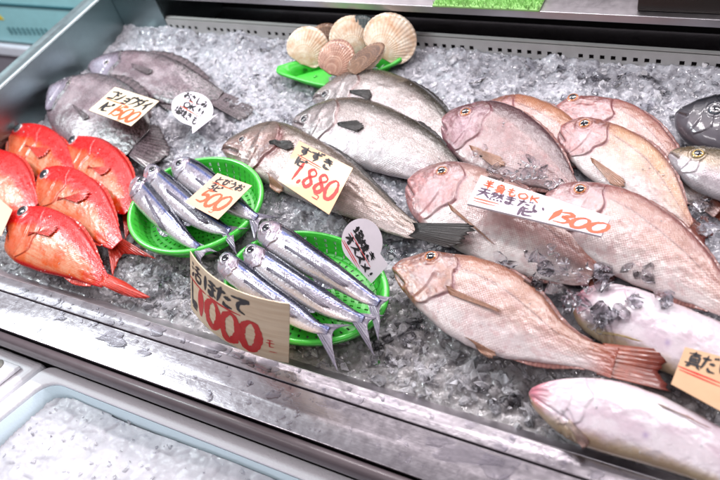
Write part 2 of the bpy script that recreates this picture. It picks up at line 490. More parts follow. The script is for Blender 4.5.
m, nt, b = new_mat('ice_bed')
tc = node(nt, 'ShaderNodeTexCoord').outputs['Object']
at = node(nt, 'ShaderNodeAttribute', attribute_name='wet')
n1 = noise_n(nt, tc, 60, 6, .7); n2 = noise_n(nt, tc, 9, 3, .5)
dry = ramp_n(nt, n1, [(.30, lin(134, 136, 142)), (.5, lin(160, 160, 167)), (.72, lin(196, 196, 202))])
wetc = ramp_n(nt, n1, [(.30, lin(122, 118, 118)), (.52, lin(146, 143, 144)), (.74, lin(188, 186, 188))])
c = mix_c(nt, at.outputs['Fac'], dry, wetc)
c = mix_c(nt, .5, c, ramp_n(nt, n2, [(.35, (.75, .75, .77)), (.65, (1.05, 1.05, 1.05))]), 'MULTIPLY')
nt.links.new(c, b.inputs['Base Color'])
b.inputs['Roughness'].default_value = .16; b.inputs['IOR'].default_value = 1.31
b.inputs['Coat Weight'].default_value = .6; b.inputs['Coat Roughness'].default_value = .05
b.inputs['Subsurface Weight'].default_value = .3; b.inputs['Subsurface Radius'].default_value = (.01, .01, .011); b.inputs['Subsurface Scale'].default_value = 1
nt.links.new(bump_n(nt, noise_n(nt, tc, 160, 4, .65), .6, .003), b.inputs['Normal'])
M_ICEBED = m
bed = fast_mesh('crushed_ice', V, Fq, M_ICEBED, True); tag(bed, kind='stuff')
w = wetness(GX, GY).ravel().astype(np.float32)
a_ = bed.data.attributes.new('wet', 'FLOAT', 'POINT'); a_.data.foreach_set('value', w)

def clear_mat(name, ior, body, rmin, rvar, bscale, bstr, fk=2.2, trans=.55):
    """clear ice or water: part of the light passes straight through, the rest meets a glossy, bubbly body"""
    m, nt, b = new_mat(name)
    out = [n for n in nt.nodes if n.type == 'OUTPUT_MATERIAL'][0]
    geo = node(nt, 'ShaderNodeNewGeometry'); tc = node(nt, 'ShaderNodeTexCoord').outputs['Object']
    rnd = geo.outputs['Random Per Island']
    b.inputs['IOR'].default_value = ior
    b.inputs['Base Color'].default_value = (.93, .92, .95, 1)
    nt.links.new(math_n(nt, 'ADD', math_n(nt, 'MULTIPLY', rnd, rvar), rmin), b.inputs['Roughness'])
    b.inputs['Transmission Weight'].default_value = trans
    nrm = bump_n(nt, noise_n(nt, tc, bscale, 3, .6), bstr, .002)
    nt.links.new(nrm, b.inputs['Normal'])
    tr = nt.nodes.new('ShaderNodeBsdfTransparent'); tr.inputs[0].default_value = (.97, .97, .985, 1)
    fr = nt.nodes.new('ShaderNodeFresnel'); fr.inputs[0].default_value = 1.5; nt.links.new(nrm, fr.inputs[1])
    cloud = ramp_n(nt, noise_n(nt, tc, 55, 3, .6), [(.35, (0, 0, 0)), (.7, (1, 1, 1))])
    fac = math_n(nt, 'ADD', math_n(nt, 'MULTIPLY', fr.outputs[0], fk), math_n(nt, 'MULTIPLY', math_n(nt, 'ADD', math_n(nt, 'MULTIPLY', math_n(nt, 'POWER', rnd, 2.0), .8), math_n(nt, 'MULTIPLY', cloud, .6)), body))
    mx = nt.nodes.new('ShaderNodeMixShader'); nt.links.new(math_n(nt, 'MINIMUM', fac, 1.0), mx.inputs[0])
    nt.links.new(tr.outputs[0], mx.inputs[1]); nt.links.new(b.outputs[0], mx.inputs[2]); nt.links.new(mx.outputs[0], out.inputs[0])
    return m
M_CLEAR = clear_mat('clear_ice', 1.31, .34, .03, .08, 120, .5, 1.5, .30)
M_LOOSE = clear_mat('glassy_ice', 1.31, .16, .01, .03, 45, .6, 1.5, 1.0)
M_WATER = clear_mat('water', 1.33, .02, .02, .02, 40, .1, .9, 1.0)


def shard_templates(n, npts, rough_):
    out = []
    for k in range(n):
        bm = bmesh.new()
        for _ in range(npts):
            p = Vector((random.gauss(0, 1), random.gauss(0, 1), random.gauss(0, 1))).normalized() * random.uniform(.7, 1)
            bm.verts.new((p.x, p.y * random.uniform(.7, 1), p.z * .7))
        r = bmesh.ops.convex_hull(bm, input=bm.verts)
        bmesh.ops.delete(bm, geom=[e for e in r['geom_interior'] if isinstance(e, bmesh.types.BMVert)], context='VERTS')
        bmesh.ops.triangulate(bm, faces=bm.faces)
        bm.verts.ensure_lookup_table(); bm.verts.index_update()
        out.append((np.array([v.co[:] for v in bm.verts]), np.array([[v.index for v in f.verts] for f in bm.faces]))); bm.free()
    return out
def scatter(name, centres, sizes, templ, mat, flat=.8, smooth=False):
    Vs, Fs, off = [], [], 0
    for c, s in zip(centres, sizes):
        tv, tf = templ[random.randrange(len(templ))]
        q = np.array(Matrix.Rotation(random.uniform(0, 6.28), 3, Vector((random.gauss(0,1), random.gauss(0,1), random.gauss(0,1))).normalized()))
        sc = np.array([random.uniform(.6, 1.5), random.uniform(.6, 1.2), random.uniform(.5, 1)]) * s
        Vs.append((tv * sc) @ q.T * np.array([1, 1, flat]) + c); Fs.append(tf + off); off += len(tv)
    return fast_mesh(name, np.concatenate(Vs), np.concatenate(Fs), mat, smooth)
T = shard_templates(24, 9, .3)
# chips: density follows the view, finer to the rear
N = 38000
cx = rng.uniform(ICE_X0 + .01, ICE_X1, N); cy = Y_ICE + .008 + (1.183 - Y_ICE - .008) * rng.random(N)
px_, py_ = proj(np.stack([cx, cy, np.zeros(N)], 1))
ok = (px_ > -30) & (px_ < 750) & (py_ < 500)
cx, cy = cx[ok], cy[ok]
wet = wetness(cx, cy)
sz = rng.lognormal(0, .6, len(cx)) * (.0028 + .0022 * wet)
sz = np.minimum(sz, .018)
keep = rng.random(len(cx)) > wet * .45
cx, cy, sz = cx[keep], cy[keep], sz[keep]
cz = ice_height(cx, cy) + sz * .25
C_ = np.stack([cx, cy, cz], 1); wq = wetness(cx, cy) > rng.random(len(cx)) * 1.2
chips = scatter('ice_chips', C_[~wq], sz[~wq], T, M_CLEAR); tag(chips, kind='stuff')
chips = scatter('wet_ice_chips', C_[wq], sz[wq] * 1.1, T, M_CLEAR); tag(chips, kind='stuff')

# ------------------------------------------------------------------ fish
def vnoise(x, y, seed=0):
    def h(i, j):
        n = np.sin(i * 127.1 + j * 311.7 + seed * 74.7) * 43758.5453
        return n - np.floor(n)
    xi, yi = np.floor(x), np.floor(y); fx, fy = x - xi, y - yi
    fx = fx * fx * (3 - 2 * fx); fy = fy * fy * (3 - 2 * fy)
    return (h(xi, yi) * (1 - fx) + h(xi + 1, yi) * fx) * (1 - fy) + (h(xi, yi + 1) * (1 - fx) + h(xi + 1, yi + 1) * fx) * fy
def fbm(x, y, seed=0, o=4):
    r = 0; a = .5
    for k in range(o): r = r + a * vnoise(x * 2 ** k, y * 2 ** k, seed + k * 3); a *= .5
    return r / (1 - .5 ** o)
def L3(c): return np.array(lin(*c))
def blend(a, b, t): return a * (1 - t[..., None]) + b * t[..., None]
def gauss(x, w): return np.exp(-(x / w) ** 2)
def segdist(X, Y, a, b):
    a = np.array(a, float); b = np.array(b, float); ab = b - a
    t = np.clip(((X - a[0]) * ab[0] + (Y - a[1]) * ab[1]) / (ab @ ab), 0, 1)
    return np.hypot(X - a[0] - t * ab[0], Y - a[1] - t * ab[1]), t

class Sp: pass
def species(**k):
    s = Sp(); s.__dict__.update(k); return s

T_STD = ([0, .04, .12, .3, .5, .7, .88, .96, 1], [.28, .5, .78, 1, .96, .66, .28, .14, .05])
SPEC = {
 'bream': species(t=.27, hl=.30, tp=T_STD, gk=.35, mouth=((.0, -.06), (.30, -.24)), er=.0112, iris=lin(176, 104, 60), ring=lin(206, 160, 150), pupil=.62),
 'red': species(t=.31, hl=.34, tp=T_STD, gk=.35, mouth=((.0, .02), (.26, -.26)), er=.0125, iris=lin(70, 66, 70), ring=lin(200, 190, 190), pupil=.62),
 'bass': species(t=.42, hl=.27, tp=T_STD, gk=.35, mouth=((.0, .0), (.34, -.16)), er=.0085, iris=lin(90, 90, 92), ring=lin(180, 180, 180), pupil=.6),
 'grunt': species(t=.30, hl=.26, tp=T_STD, gk=.35, mouth=((.0, -.1), (.2, -.22)), er=.0080, iris=lin(120, 110, 100), ring=lin(150, 140, 150), pupil=.6),
 'flying': species(t=.72, hl=.21, tp=([0, .04, .12, .3, .6, .85, .95, 1], [.35, .6, .9, 1, .9, .45, .26, .08]), gk=.3, mouth=((.0, .1), (.14, -.02)), er=.0086, iris=lin(60, 56, 66), ring=lin(180, 176, 190), pupil=.70),
 'pale': species(t=.62, hl=.26, tp=T_STD, gk=.35, mouth=((.0, .0), (.3, .03)), er=.004, iris=lin(90, 80, 90), ring=lin(180, 160, 170), pupil=.6),
 'bonito': species(t=.55, hl=.28, tp=T_STD, gk=.3, mouth=((.02, -.02), (.34, -.2)), er=.011, iris=lin(150, 148, 150), ring=lin(60, 66, 76), pupil=.55),
 'mackerel': species(t=.5, hl=.28, tp=T_STD, gk=.3, mouth=((.02, .0), (.36, -.16)), er=.010, iris=lin(190, 160, 90), ring=lin(120, 105, 70), pupil=.6),
}
def pig_bream(s, v, X, Y, g, tn):
    back, mid, belly, head, gold = L3(tn['back']), L3(tn['mid']), L3(tn['belly']), L3(tn['head']), L3(tn.get('gold', tn['back']))
    n = fbm(s * 14, v * 3, 1); n2 = fbm(s * 40, v * 9, 5)
    lv = .50 - .35 * (s - .3)
    c = blend(np.broadcast_to(belly, s.shape + (3,)), mid, sstep(-.6, .25, v + .35 * (n - .5)))
    c = blend(c, L3(tn.get('blotch', (214, 158, 158))), sstep(.5, .68, n2) * .35)
    up_ = sstep(-.02, .05, v - lv)
    c = blend(c, back, up_ * .62)
    c = blend(c, back, sstep(.3, .9, v + .2 * (n - .5)))
    c = blend(c, back * .72, sstep(.8, 1.0, v) * .8)
    c = blend(c, gold, sstep(lv - .02, lv + .1, v) * sstep(.97, .75, v) * sstep(.2, .35, s) * (.5 + .9 * (n - .3)).clip(0, 1) * tn.get('goldk', 0.3))
    hd = sstep(.03, -.03, s - g)
    hc = blend(np.broadcast_to(head, s.shape + (3,)), L3(tn.get('crown', tn['back'])), sstep(.1, .8, v + .4 * (n - .5)))
    hc = blend(hc, L3((132, 84, 84)), sstep(.46, .66, fbm(s * 60, v * 7, 12)) * .6)
    hc = blend(hc, L3((120, 70, 66)), sstep(.35, .9, v) * .45)
    hc = blend(hc, L3(tn.get('cheek', (236, 204, 208))), gauss(X - .62, .2) * gauss(v + .15, .35) * .8)
    hc = blend(hc, L3(tn.get('cheek', (228, 190, 198))), sstep(.52, .66, n2) * .4)
    hc = blend(hc, L3(tn.get('lip', (196, 120, 112))), sstep(.13, .02, X) * .75)
    c = blend(c, hc, hd)
    # lateral line, opercle edge, nape
    ll = gauss(v - lv - .02 * (n2 - .5), .02) * sstep(g + .01, g + .06, s)
    c = blend(c, L3(tn.get('line', (110, 66, 58))), ll * .75)
    c = blend(c, L3((150, 70, 84)), gauss(s - g - .005, .008) * sstep(-.9, -.3, v) * sstep(.9, .5, v) * .9)
    c = blend(c, L3((120, 72, 70)), sstep(.95, .99, v) * .5)
    c = blend(c, L3(tn.get('tailc', (176, 92, 70))), sstep(.86, 1.0, s) * tn.get('tailk', .6))
    mask = sstep(g - .002, g + .03, s) * sstep(-1.02, -.85, v) * (1 - .25 * (1 - hd)) * 1.0 + sstep(.1, .25, s) * sstep(.35, .6, v) * hd * .5
    return c, np.clip(mask, 0, 1)
def pig_red(s, v, X, Y, g, tn):
    n = fbm(s * 12, v * 3, 2); n2 = fbm(s * 45, v * 12, 7); st = fbm(s * 5, v * 40 + s * 14, 9)
    red, deep, pink, silver, orange = L3((216, 48, 26)), L3((182, 22, 14)), L3((228, 120, 84)), L3((234, 164, 134)), L3((224, 88, 42))
    c = blend(np.broadcast_to(silver, s.shape + (3,)), pink, sstep(.35, .7, n))
    c = blend(c, orange, sstep(.48, .72, st) * .5)
    c = blend(c, orange, sstep(-.1, .35, v + .3 * (n - .5)))
    c = blend(c, red, sstep(.18, .5, v + .3 * (n - .5)))
    c = blend(c, deep, sstep(.72, .97, v) * .6)
    c = blend(c, red, sstep(-.82, -.97, v))
    c = blend(c, red, sstep(.74, .95, s + .1 * (n - .5)) * .9)
    hd = sstep(.02, -.02, s - g)
    hc = blend(np.broadcast_to(L3((226, 120, 92)), s.shape + (3,)), red, sstep(-.1, .35, v + .5 * (n - .5)))
    hc = blend(hc, silver, sstep(.45, .75, n) * sstep(.3, -.1, v) * .6)
    hc = blend(hc, red, sstep(.2, .05, X) * .6)
    c = blend(c, hc, hd)
    c = blend(c, deep, gauss(s - g - .003, .006) * .7)
    mask = sstep(g, g + .03, s) * .75 * (.4 + .6 * sstep(-.2, .4, v))
    return c, mask
def pig_bass(s, v, X, Y, g, tn):
    n = fbm(s * 12, v * 3, 3); n2 = fbm(s * 50, v * 10, 5)
    back, mid, belly = L3(tn['back']), L3(tn['mid']), L3(tn['belly'])
    c = blend(np.broadcast_to(belly, s.shape + (3,)), mid, sstep(-.55, .15, v + .3 * (n - .5)))
    c = blend(c, back, sstep(.2, .8, v + .25 * (n - .5)))
    c = blend(c, L3((66, 62, 56)), sstep(.86, 1.0, v) * .7)
    hd = sstep(.02, -.02, s - g)
    hc = blend(c, L3(tn['head']), np.full(s.shape, .75)); hc = blend(hc, back, sstep(.1, .7, v) * .8)
    hc = blend(hc, L3((222, 214, 216)), sstep(.5, .66, n2) * sstep(.5, 0, v) * .6)
    c = blend(c, hc, hd)
    c = blend(c, L3((130, 40, 36)), gauss(s - g - .006, .008 + .014 * tn.get('gr', 0)) * sstep(.85, .4, v) * (.6 + .35 * tn.get('gr', 0)))
    c = blend(c, L3((60, 54, 50)), gauss(X - .62 - .12 * v, .025) * hd * .5)
    ll = gauss(v - .38 + .2 * s, .016) * sstep(g + .01, g + .05, s)
    c = blend(c, L3((70, 66, 62)), ll * .5)
    return c, sstep(g, g + .03, s) * .95
def pig_grunt(s, v, X, Y, g, tn):
    n = fbm(s * 7, v * 2, 3 + tn.get('seed', 0)); n2 = fbm(s * 30, v * 9, 5)
    lilac, pale, dark = L3((172, 150, 160)), L3((216, 200, 208)), L3((80, 66, 72))
    c = blend(np.broadcast_to(lilac, s.shape + (3,)), pale, sstep(.4, .66, n))
    c = blend(c, dark, sstep(.45, .95, v + .4 * (n2 - .5)) * .8)
    c = blend(c, dark, sstep(.78, 1, s) * .6)
    c = blend(c, L3((22, 18, 20)), sstep(.50, .56, fbm(s * 110, v * 26, 15, 2)) * sstep(.5, .85, s + .3 * np.abs(v) - .1) * .85)
    c = blend(c, dark, gauss(s - .42 - .12 * v, .07) * .35)
    hd = sstep(.02, -.02, s - g)
    c = blend(c, blend(np.broadcast_to(L3((196, 184, 206)), s.shape + (3,)), dark, sstep(.1, .8, v) * .8), hd * .85)
    c = blend(c, L3((236, 230, 252)), gauss(X - .45, .26) * gauss(v + .1, .4) * hd)
    c = blend(c, L3((50, 40, 52)), gauss(s - g, .012) * .85)
    return c, sstep(g, g + .03, s) * .5
def pig_flying(s, v, X, Y, g, tn):
    n = fbm(s * 16, v * 3, 3 + tn.get('seed', 0)); n2 = fbm(s * 6, v * 26, 5)
    navy, blue, silver, white, lil = L3((14, 24, 54)), L3((48, 76, 146)), L3((198, 196, 208)), L3((236, 232, 238)), L3((146, 138, 154))
    c = blend(np.broadcast_to(white, s.shape + (3,)), silver, sstep(-.7, .0, v + .4 * (n - .5)))
    c = blend(c, lil, gauss(v - .08, .12) * sstep(.15, .3, s) * (.15 + .3 * n2))
    c = blend(c, blue, gauss(v - .36, .14) * sstep(.1, .25, s) * .95)
    c = blend(c, navy, sstep(.36, .56, v + .12 * (n - .5)) * sstep(.08, .2, s))
    c = blend(c, navy, sstep(.7, .85, v) * .8)
    hd = sstep(.02, -.02, s - g)
    hc = blend(np.broadcast_to(L3((214, 208, 220)), s.shape + (3,)), L3((88, 92, 122)), sstep(.45, .85, v))
    hc = blend(hc, L3((176, 140, 156)), sstep(.5, .7, n) * .5)
    c = blend(c, hc, hd)
    c = blend(c, L3((120, 84, 100)), gauss(s - g - .004, .006) * sstep(-.9, -.3, v) * .6)
    c = blend(c, L3((40, 50, 96)), sstep(.1, .0, X) * .5)
    c = blend(c, L3((70, 84, 140)), sstep(.93, 1., s) * .7)
    return c, sstep(g, g + .05, s) * .35
def pig_pale(s, v, X, Y, g, tn):
    n = fbm(s * 9, v * 2, 4); n2 = fbm(s * 26, v * 6, 8)
    c = blend(np.broadcast_to(L3((230, 222, 228)), s.shape + (3,)), L3((216, 200, 210)), sstep(.42, .7, n))
    c = blend(c, L3((206, 110, 128)), sstep(.15, .02, s + .08 * (n - .5)) * .85)
    c = blend(c, L3((150, 130, 190)), gauss(s - .48, .012) * gauss(v + .45, .08) * .5)
    c = blend(c, L3((186, 160, 110)), sstep(-.62, -.95, v + .2 * (n2 - .5)) * .8)
    c = blend(c, L3((168, 120, 104)), sstep(.8, .98, v + .2 * (n2 - .5)) * .6)
    return c, np.zeros_like(v)
def pig_bonito(s, v, X, Y, g, tn):
    n = fbm(s * 10, v * 3, 6)
    c = blend(np.broadcast_to(L3((176, 170, 184)), s.shape + (3,)), L3((120, 122, 134)), sstep(-.7, .1, v + .3 * (n - .5)))
    c = blend(c, L3((44, 50, 62)), sstep(.1, .6, v + .2 * (n - .5)))
    c = blend(c, L3((52, 50, 58)), sstep(.1, .0, X) * .8)
    return c, np.zeros_like(v)
def pig_mack(s, v, X, Y, g, tn):
    n = fbm(s * 12, v * 3, 6); n2 = fbm(s * 40, v * 9, 2)
    c = blend(np.broadcast_to(L3((222, 214, 220)), s.shape + (3,)), L3((196, 176, 150)), sstep(-.5, .0, v + .5 * (n - .5)))
    c = blend(c, L3((104, 88, 56)), sstep(.0, .5, v + .5 * (n2 - .5)))
    c = blend(c, L3((46, 42, 36)), sstep(.6, .9, v + .3 * (n - .5)))
    c = blend(c, L3((70, 58, 50)), sstep(.08, .0, X) * .8)
    return c, sstep(g, g + .03, s) * .4
PIG = dict(bream=pig_bream, red=pig_red, bass=pig_bass, grunt=pig_grunt, flying=pig_flying, pale=pig_pale, bonito=pig_bonito, mackerel=pig_mack)

M_FISH = {
 'bream': fish_mat('bream_skin', 290, .84, 1.18, .17, mottled=.16, bump=.45),
 'red': fish_mat('red_skin', 270, .88, 1.05, .30, mottled=.08, bump=.12, coat=.22),
 'bass': fish_mat('bass_skin', 320, .74, 1.14, .22, metal=.25, mottled=.14, bump=.4),
 'grunt': fish_mat('grunt_skin', 330, .84, 1.05, .26, mottled=.3, bump=.55),
 'flying': fish_mat('flying_fish_skin', 240, .86, 1.06, .2, metal=.5, mottled=.04, streak=.25, bump=.06),
 'pale': fish_mat('pale_skin', 0, rough=.16, mottled=.05, bump=.5),
 'bonito': fish_mat('bonito_skin', 0, rough=.34, metal=.1, mottled=.1, bump=.08),
 'mackerel': fish_mat('mackerel_skin', 300, .8, 1.06, .22, metal=.2, mottled=.2, bump=.4),
}
M_FIN = {
 'bream': fin_mat('bream_fin', lin(166, 112, 84), lin(206, 160, 138), lin(190, 140, 112), 16, .4),
 'bream_back': fin_mat('bream_back_fin', lin(140, 92, 86), lin(120, 76, 72), lin(156, 108, 98), 16, .1),
 'bream_tail': fin_mat('bream_tail_fin', lin(170, 92, 66), lin(92, 30, 24), lin(120, 52, 40), 20, .05, dots=False),
 'red': fin_mat('red_fin', lin(200, 52, 32), lin(186, 26, 18), lin(206, 72, 50), 14, .08),
 'bass': fin_mat('bass_fin', lin(16, 14, 14), lin(34, 28, 25), lin(12, 11, 11), 20, .0, rough=.4),
 'grunt': fin_mat('grunt_fin', lin(96, 82, 88), lin(44, 38, 40), lin(120, 106, 110), 14, .05, dots=True),
 'flying': fin_mat('flying_fish_fin', lin(92, 88, 108), lin(120, 112, 128), lin(140, 134, 150), 10, .2),
 'pale': fin_mat('pale_fin', lin(206, 186, 170), lin(170, 110, 96), lin(230, 214, 210), 12, .3),
 'bonito': fin_mat('bonito_fin', lin(60, 64, 74), lin(50, 52, 60), lin(90, 92, 100), 12, .0),
 'mackerel': fin_mat('mackerel_fin', lin(170, 150, 110), lin(150, 130, 100), lin(200, 190, 170), 12, .2),
}
M_PUPIL = simple('eye_pupil', (.008, .009, .014), .06, coat=1, noise_amt=0)
EYEM = {}
for k_, sp_ in SPEC.items():
    EYEM[k_] = (simple(k_ + '_iris', sp_.iris, .15, .25, coat=1, noise_amt=.35, nscale=300), simple(k_ + '_eye_ring', sp_.ring, .25, .1, coat=1, noise_amt=.3, nscale=240))

PK = dict(bream=.58, red=.66, bass=.52, grunt=.46, flying=.78, pale=.85, bonito=.22, mackerel=.55)
ALLF = []
class Fish: pass
NS, MU, ML = 190, 116, 24
def make_fish(kind, name, label, cat, group, pairs, z0, rise=0, ztail=None, eye=None, tint=None, tmul=1.0, finset=True, gill_s=None, hl=None, lower=.75, shade_n=0):
    sp = SPEC[kind]; tn = tint or {}
    pr = np.array(pairs, float)
    hmax = max(np.linalg.norm(P(*a, z0) - P(*b, z0)) for a, b in pairs) / 2
    n = len(pairs); D = []; Vn = []
    for i, (a, b) in enumerate(pairs):
        zz = z0 + ((ztail - z0) * (i / (n - 1)) ** 1.3 if ztail is not None else 0)
        hh = np.linalg.norm(P(*a, zz) - P(*b, zz)) / 2
        D.append(P(*a, zz + rise * hh / hmax)); Vn.append(P(*b, zz - rise * hh / hmax))
    D = np.array(crom(D, 14)); Vn = np.array(crom(Vn, 14))
    C0 = (D + Vn) / 2; H0 = (D - Vn) / 2
    seg = np.linalg.norm(np.diff(C0, axis=0), axis=1); cs = np.concatenate([[0], np.cumsum(seg)]); Lg = cs[-1]; cs /= Lg
    s = np.linspace(0, 1, NS) ** 1.35
    C = np.stack([np.interp(s, cs, C0[:, k]) for k in range(3)], 1)
    H = np.stack([np.interp(s, cs, H0[:, k]) for k in range(3)], 1)
    # smooth a little
    for _ in range(5):
        C[1:-1] = (C[:-2] + 2 * C[1:-1] + C[2:]) / 4 if False else C[1:-1]
        H[1:-1] = .25 * H[:-2] + .5 * H[1:-1] + .25 * H[2:]
    T_ = np.gradient(C, axis=0); T_ /= np.linalg.norm(T_, axis=1)[:, None]
    H = H - T_ * np.sum(H * T_, axis=1)[:, None] * .6
    hh = np.linalg.norm(H, axis=1)
    Nn = np.cross(T_, H); Nn /= np.linalg.norm(Nn, axis=1)[:, None]
    Nn *= np.sign(Nn[:, 2])[:, None]
    # flow of snout rounding
    cap = np.sqrt(np.clip(1 - (1 - np.clip(s / .035, 0, 1)) ** 2, 0, 1)) * .96 + .04
    hmx = hh.max()
    th = sp.t * tmul * hmx * np.interp(s, *sp.tp)
    hh_c = hh * cap; th = th * cap
    H = H * cap[:, None]
    ang = np.concatenate([np.linspace(0, math.pi, MU + 1)[:-1], np.linspace(math.pi, 2 * math.pi, ML + 1)[:-1]])
    M = len(ang)
    ca, sa = np.cos(ang), np.sin(ang)
    up = sa > 0
    prof = np.where(up, np.abs(sa) ** (.74 if kind in ('bream', 'red', 'grunt') else .86), -np.abs(sa) ** .9 * lower)
    v = np.broadcast_to(ca[None, :], (NS, M)).copy()
    pos = C[:, None, :] + H[:, None, :] * ca[None, :, None] + Nn[:, None, :] * (th[:, None] * prof[None, :] * (1 + .1 * ca[None, :]))[..., None]
    dn = Nn[:, None, :] * prof[None, :, None] * .8 + (H / np.maximum(hh_c, 1e-6)[:, None])[:, None, :] * ca[None, :, None]
    dn /= np.linalg.norm(dn, axis=2)[..., None]
    fs = Fish(); fs.s, fs.L = s, Lg
    hlr = hl or sp.hl; HL = hlr * Lg
    S2 = np.broadcast_to(s[:, None], (NS, M)); Xh = S2 * Lg / HL; Yh = v * hh_c[:, None] / HL
    g = hlr * (1 - sp.gk * np.clip(np.where(v > 0, v * .9, v * 1.15), -1, 1) ** 2) 
    gn_ = {'bream': .13, 'red': .07, 'flying': .08, 'pale': .1}.get(kind, .16)
    g = g + hlr * gn_ * (fbm(v * 1.7 + 3 + shade_n * 1.3, v * 0 + shade_n, 2, 3) - .5) + hlr * .03 * np.sin(v * 9 + shade_n)
    # ---- shape of the head
    d = (g - S2) * Lg
    disp = (.0020 if kind in ('red', 'pale') else .0030) * (Lg / .35) * sstep(-.0012, .0016, d) * np.exp(-np.clip(d, 0, 1) / (HL * .22)) * sstep(-1, -.8, v) * sstep(1, .75, v)
    g2 = hlr * (.70 - .22 * v ** 2); d2 = (g2 - S2) * Lg
    disp += .0020 * (Lg / .35) * sstep(-.0014, .0018, d2) * np.exp(-np.clip(d2, 0, 1) / (HL * .16)) * sstep(.5, .1, v) * sstep(-1, -.7, v)
    md, mt = segdist(Xh, Yh, *sp.mouth)
    disp -= .0028 * (Lg / .4) * gauss(md, .022) 
    disp += .0012 * (Lg / .4) * gauss(md - .055, .03)
    nb = fbm(S2 * 26, v * 5 + 10, 3 + shade_n, 3) - .5
    disp += (.0005 if kind in ('flying', 'bonito') else .0011 if kind == 'red' else .0020) * (Lg / .35) * nb * sstep(0, .04, S2)
    if kind == 'pale':
        for a_, b_ in [((.08, .06), (1.0, .5)), ((.1, -.1), (.75, -.34)), ((.55, -.3), (.84, -.72)), ((.62, -.24), (.92, -.68)), ((.7, -.2), (1.0, -.62)), ((.3, .2), (.9, .62))]:
            disp -= .0018 * gauss(segdist(Xh, Yh, a_, b_)[0], .022)
    amp_up = np.where(up, 1.0, .5)[None, :]
    # eye socket
    if eye is not None:
        xs_, ys2 = proj((pos + dn * disp[..., None]).reshape(-1, 3)); dd = ((xs_ - eye[0]) ** 2 + (ys2 - eye[1]) ** 2).reshape(NS, M)
        dd[:, ~up] = 1e9
        ei, ej = np.unravel_index(np.argmin(dd), dd.shape)
        ep = pos[ei, ej]
        er = sp.er * (eye[2] if len(eye) > 2 else 1)
        r = np.linalg.norm(pos - ep, axis=2) / er
        m_ = up[None, :] & (r < 3)
        disp = disp + np.where(m_, .0016 * gauss(r - 1.25, .25) - .0022 * gauss(r, .85), 0)
    pos = pos + dn * (disp * amp_up)[..., None]
    # belly rests on the ice: flatten what would sink deep
    # ---- normals
    du = np.gradient(pos, axis=0); dv = np.roll(pos, -1, axis=1) - np.roll(pos, 1, axis=1)
    nrm = np.cross(du, dv); nrm /= np.maximum(np.linalg.norm(nrm, axis=2), 1e-9)[..., None]
    flip = np.sign(np.sum(nrm * dn))
    nrm *= flip
    fs.pos, fs.nrm, fs.T, fs.H, fs.Nn, fs.C, fs.up, fs.v, fs.th = pos, nrm, T_, H, Nn, C, up, v, th
    base = C[NS // 2].copy(); base[2] = (C[NS // 2][2] - th.max() * lower)
    root = empty(name, base); tag(root, label, cat, group)
    fs.root = root; fs.kind = kind; ALLF.append(fs)
    verts = pos.reshape(-1, 3)
    idx = np.arange(NS * M).reshape(NS, M); nxt = np.roll(idx, -1, axis=1)
    fq = np.stack([idx[:-1].ravel(), nxt[:-1].ravel(), nxt[1:].ravel(), idx[1:].ravel()], 1)
    if flip < 0: pass
    faces = [tuple(q) for q in fq]
    i0 = len(verts); verts = np.concatenate([verts, [pos[0].mean(0) - T_[0] * .0006, pos[-1].mean(0)]])
    faces += [(int(idx[0, (j + 1) % M]), int(idx[0, j]), i0) for j in range(M)] + [(int(idx[-1, j]), int(idx[-1, (j + 1) % M]), i0 + 1) for j in range(M)]
    if flip > 0: faces = [f[::-1] for f in faces]
    o = mesh_obj('body', verts, faces, M_FISH[kind], root)
    me = o.data
    col, mask = PIG[kind](S2, v, Xh, Yh, g, tn)
    col = np.array(col)
    # mouth pigment
    mk = gauss(md, .02) * .8
    if kind != 'pale': col = blend(col, L3((86, 44, 44)), mk)
    if kind == 'red': lum = col.mean(-1, keepdims=True); col = np.clip(lum + (col - lum) * 1.25, 0, 1)
    col = col * PK[kind]
    rgba = np.concatenate([np.clip(col, 0, 1), np.clip(mask, 0, 1)[..., None]], 2).reshape(-1, 4)
    rgba = np.concatenate([rgba, rgba[:1], rgba[-1:]]).astype(np.float32)
    ca_ = me.color_attributes.new('pigment', 'FLOAT_COLOR', 'POINT'); ca_.data.foreach_set('color', rgba.ravel())
    per = np.concatenate([np.zeros((NS, 1)), np.cumsum(np.linalg.norm(np.diff(pos, axis=1), axis=2), axis=1)], axis=1)
    per = per - per[:, MU // 2][:, None]
    uvv = np.stack([S2 * Lg, per], 2).reshape(-1, 2); uvv = np.concatenate([uvv, uvv[:1], uvv[-1:]]).astype(np.float32)
    li = np.zeros(len(me.loops), dtype=np.int32); me.loops.foreach_get('vertex_index', li)
    ul = me.uv_layers.new(name='UVMap'); ul.data.foreach_set('uv', uvv[li].ravel())
    fs.body = o
    if eye is not None:
        nn = nrm[ei, ej]; nn = nn if nn @ Nn[ei] > 0 else -nn
        nn = nn * .35 + Nn[ei] * .65; nn /= np.linalg.norm(nn)
        make_eye(root, ep + nn * .0004, nn, er, kind)
    return fs

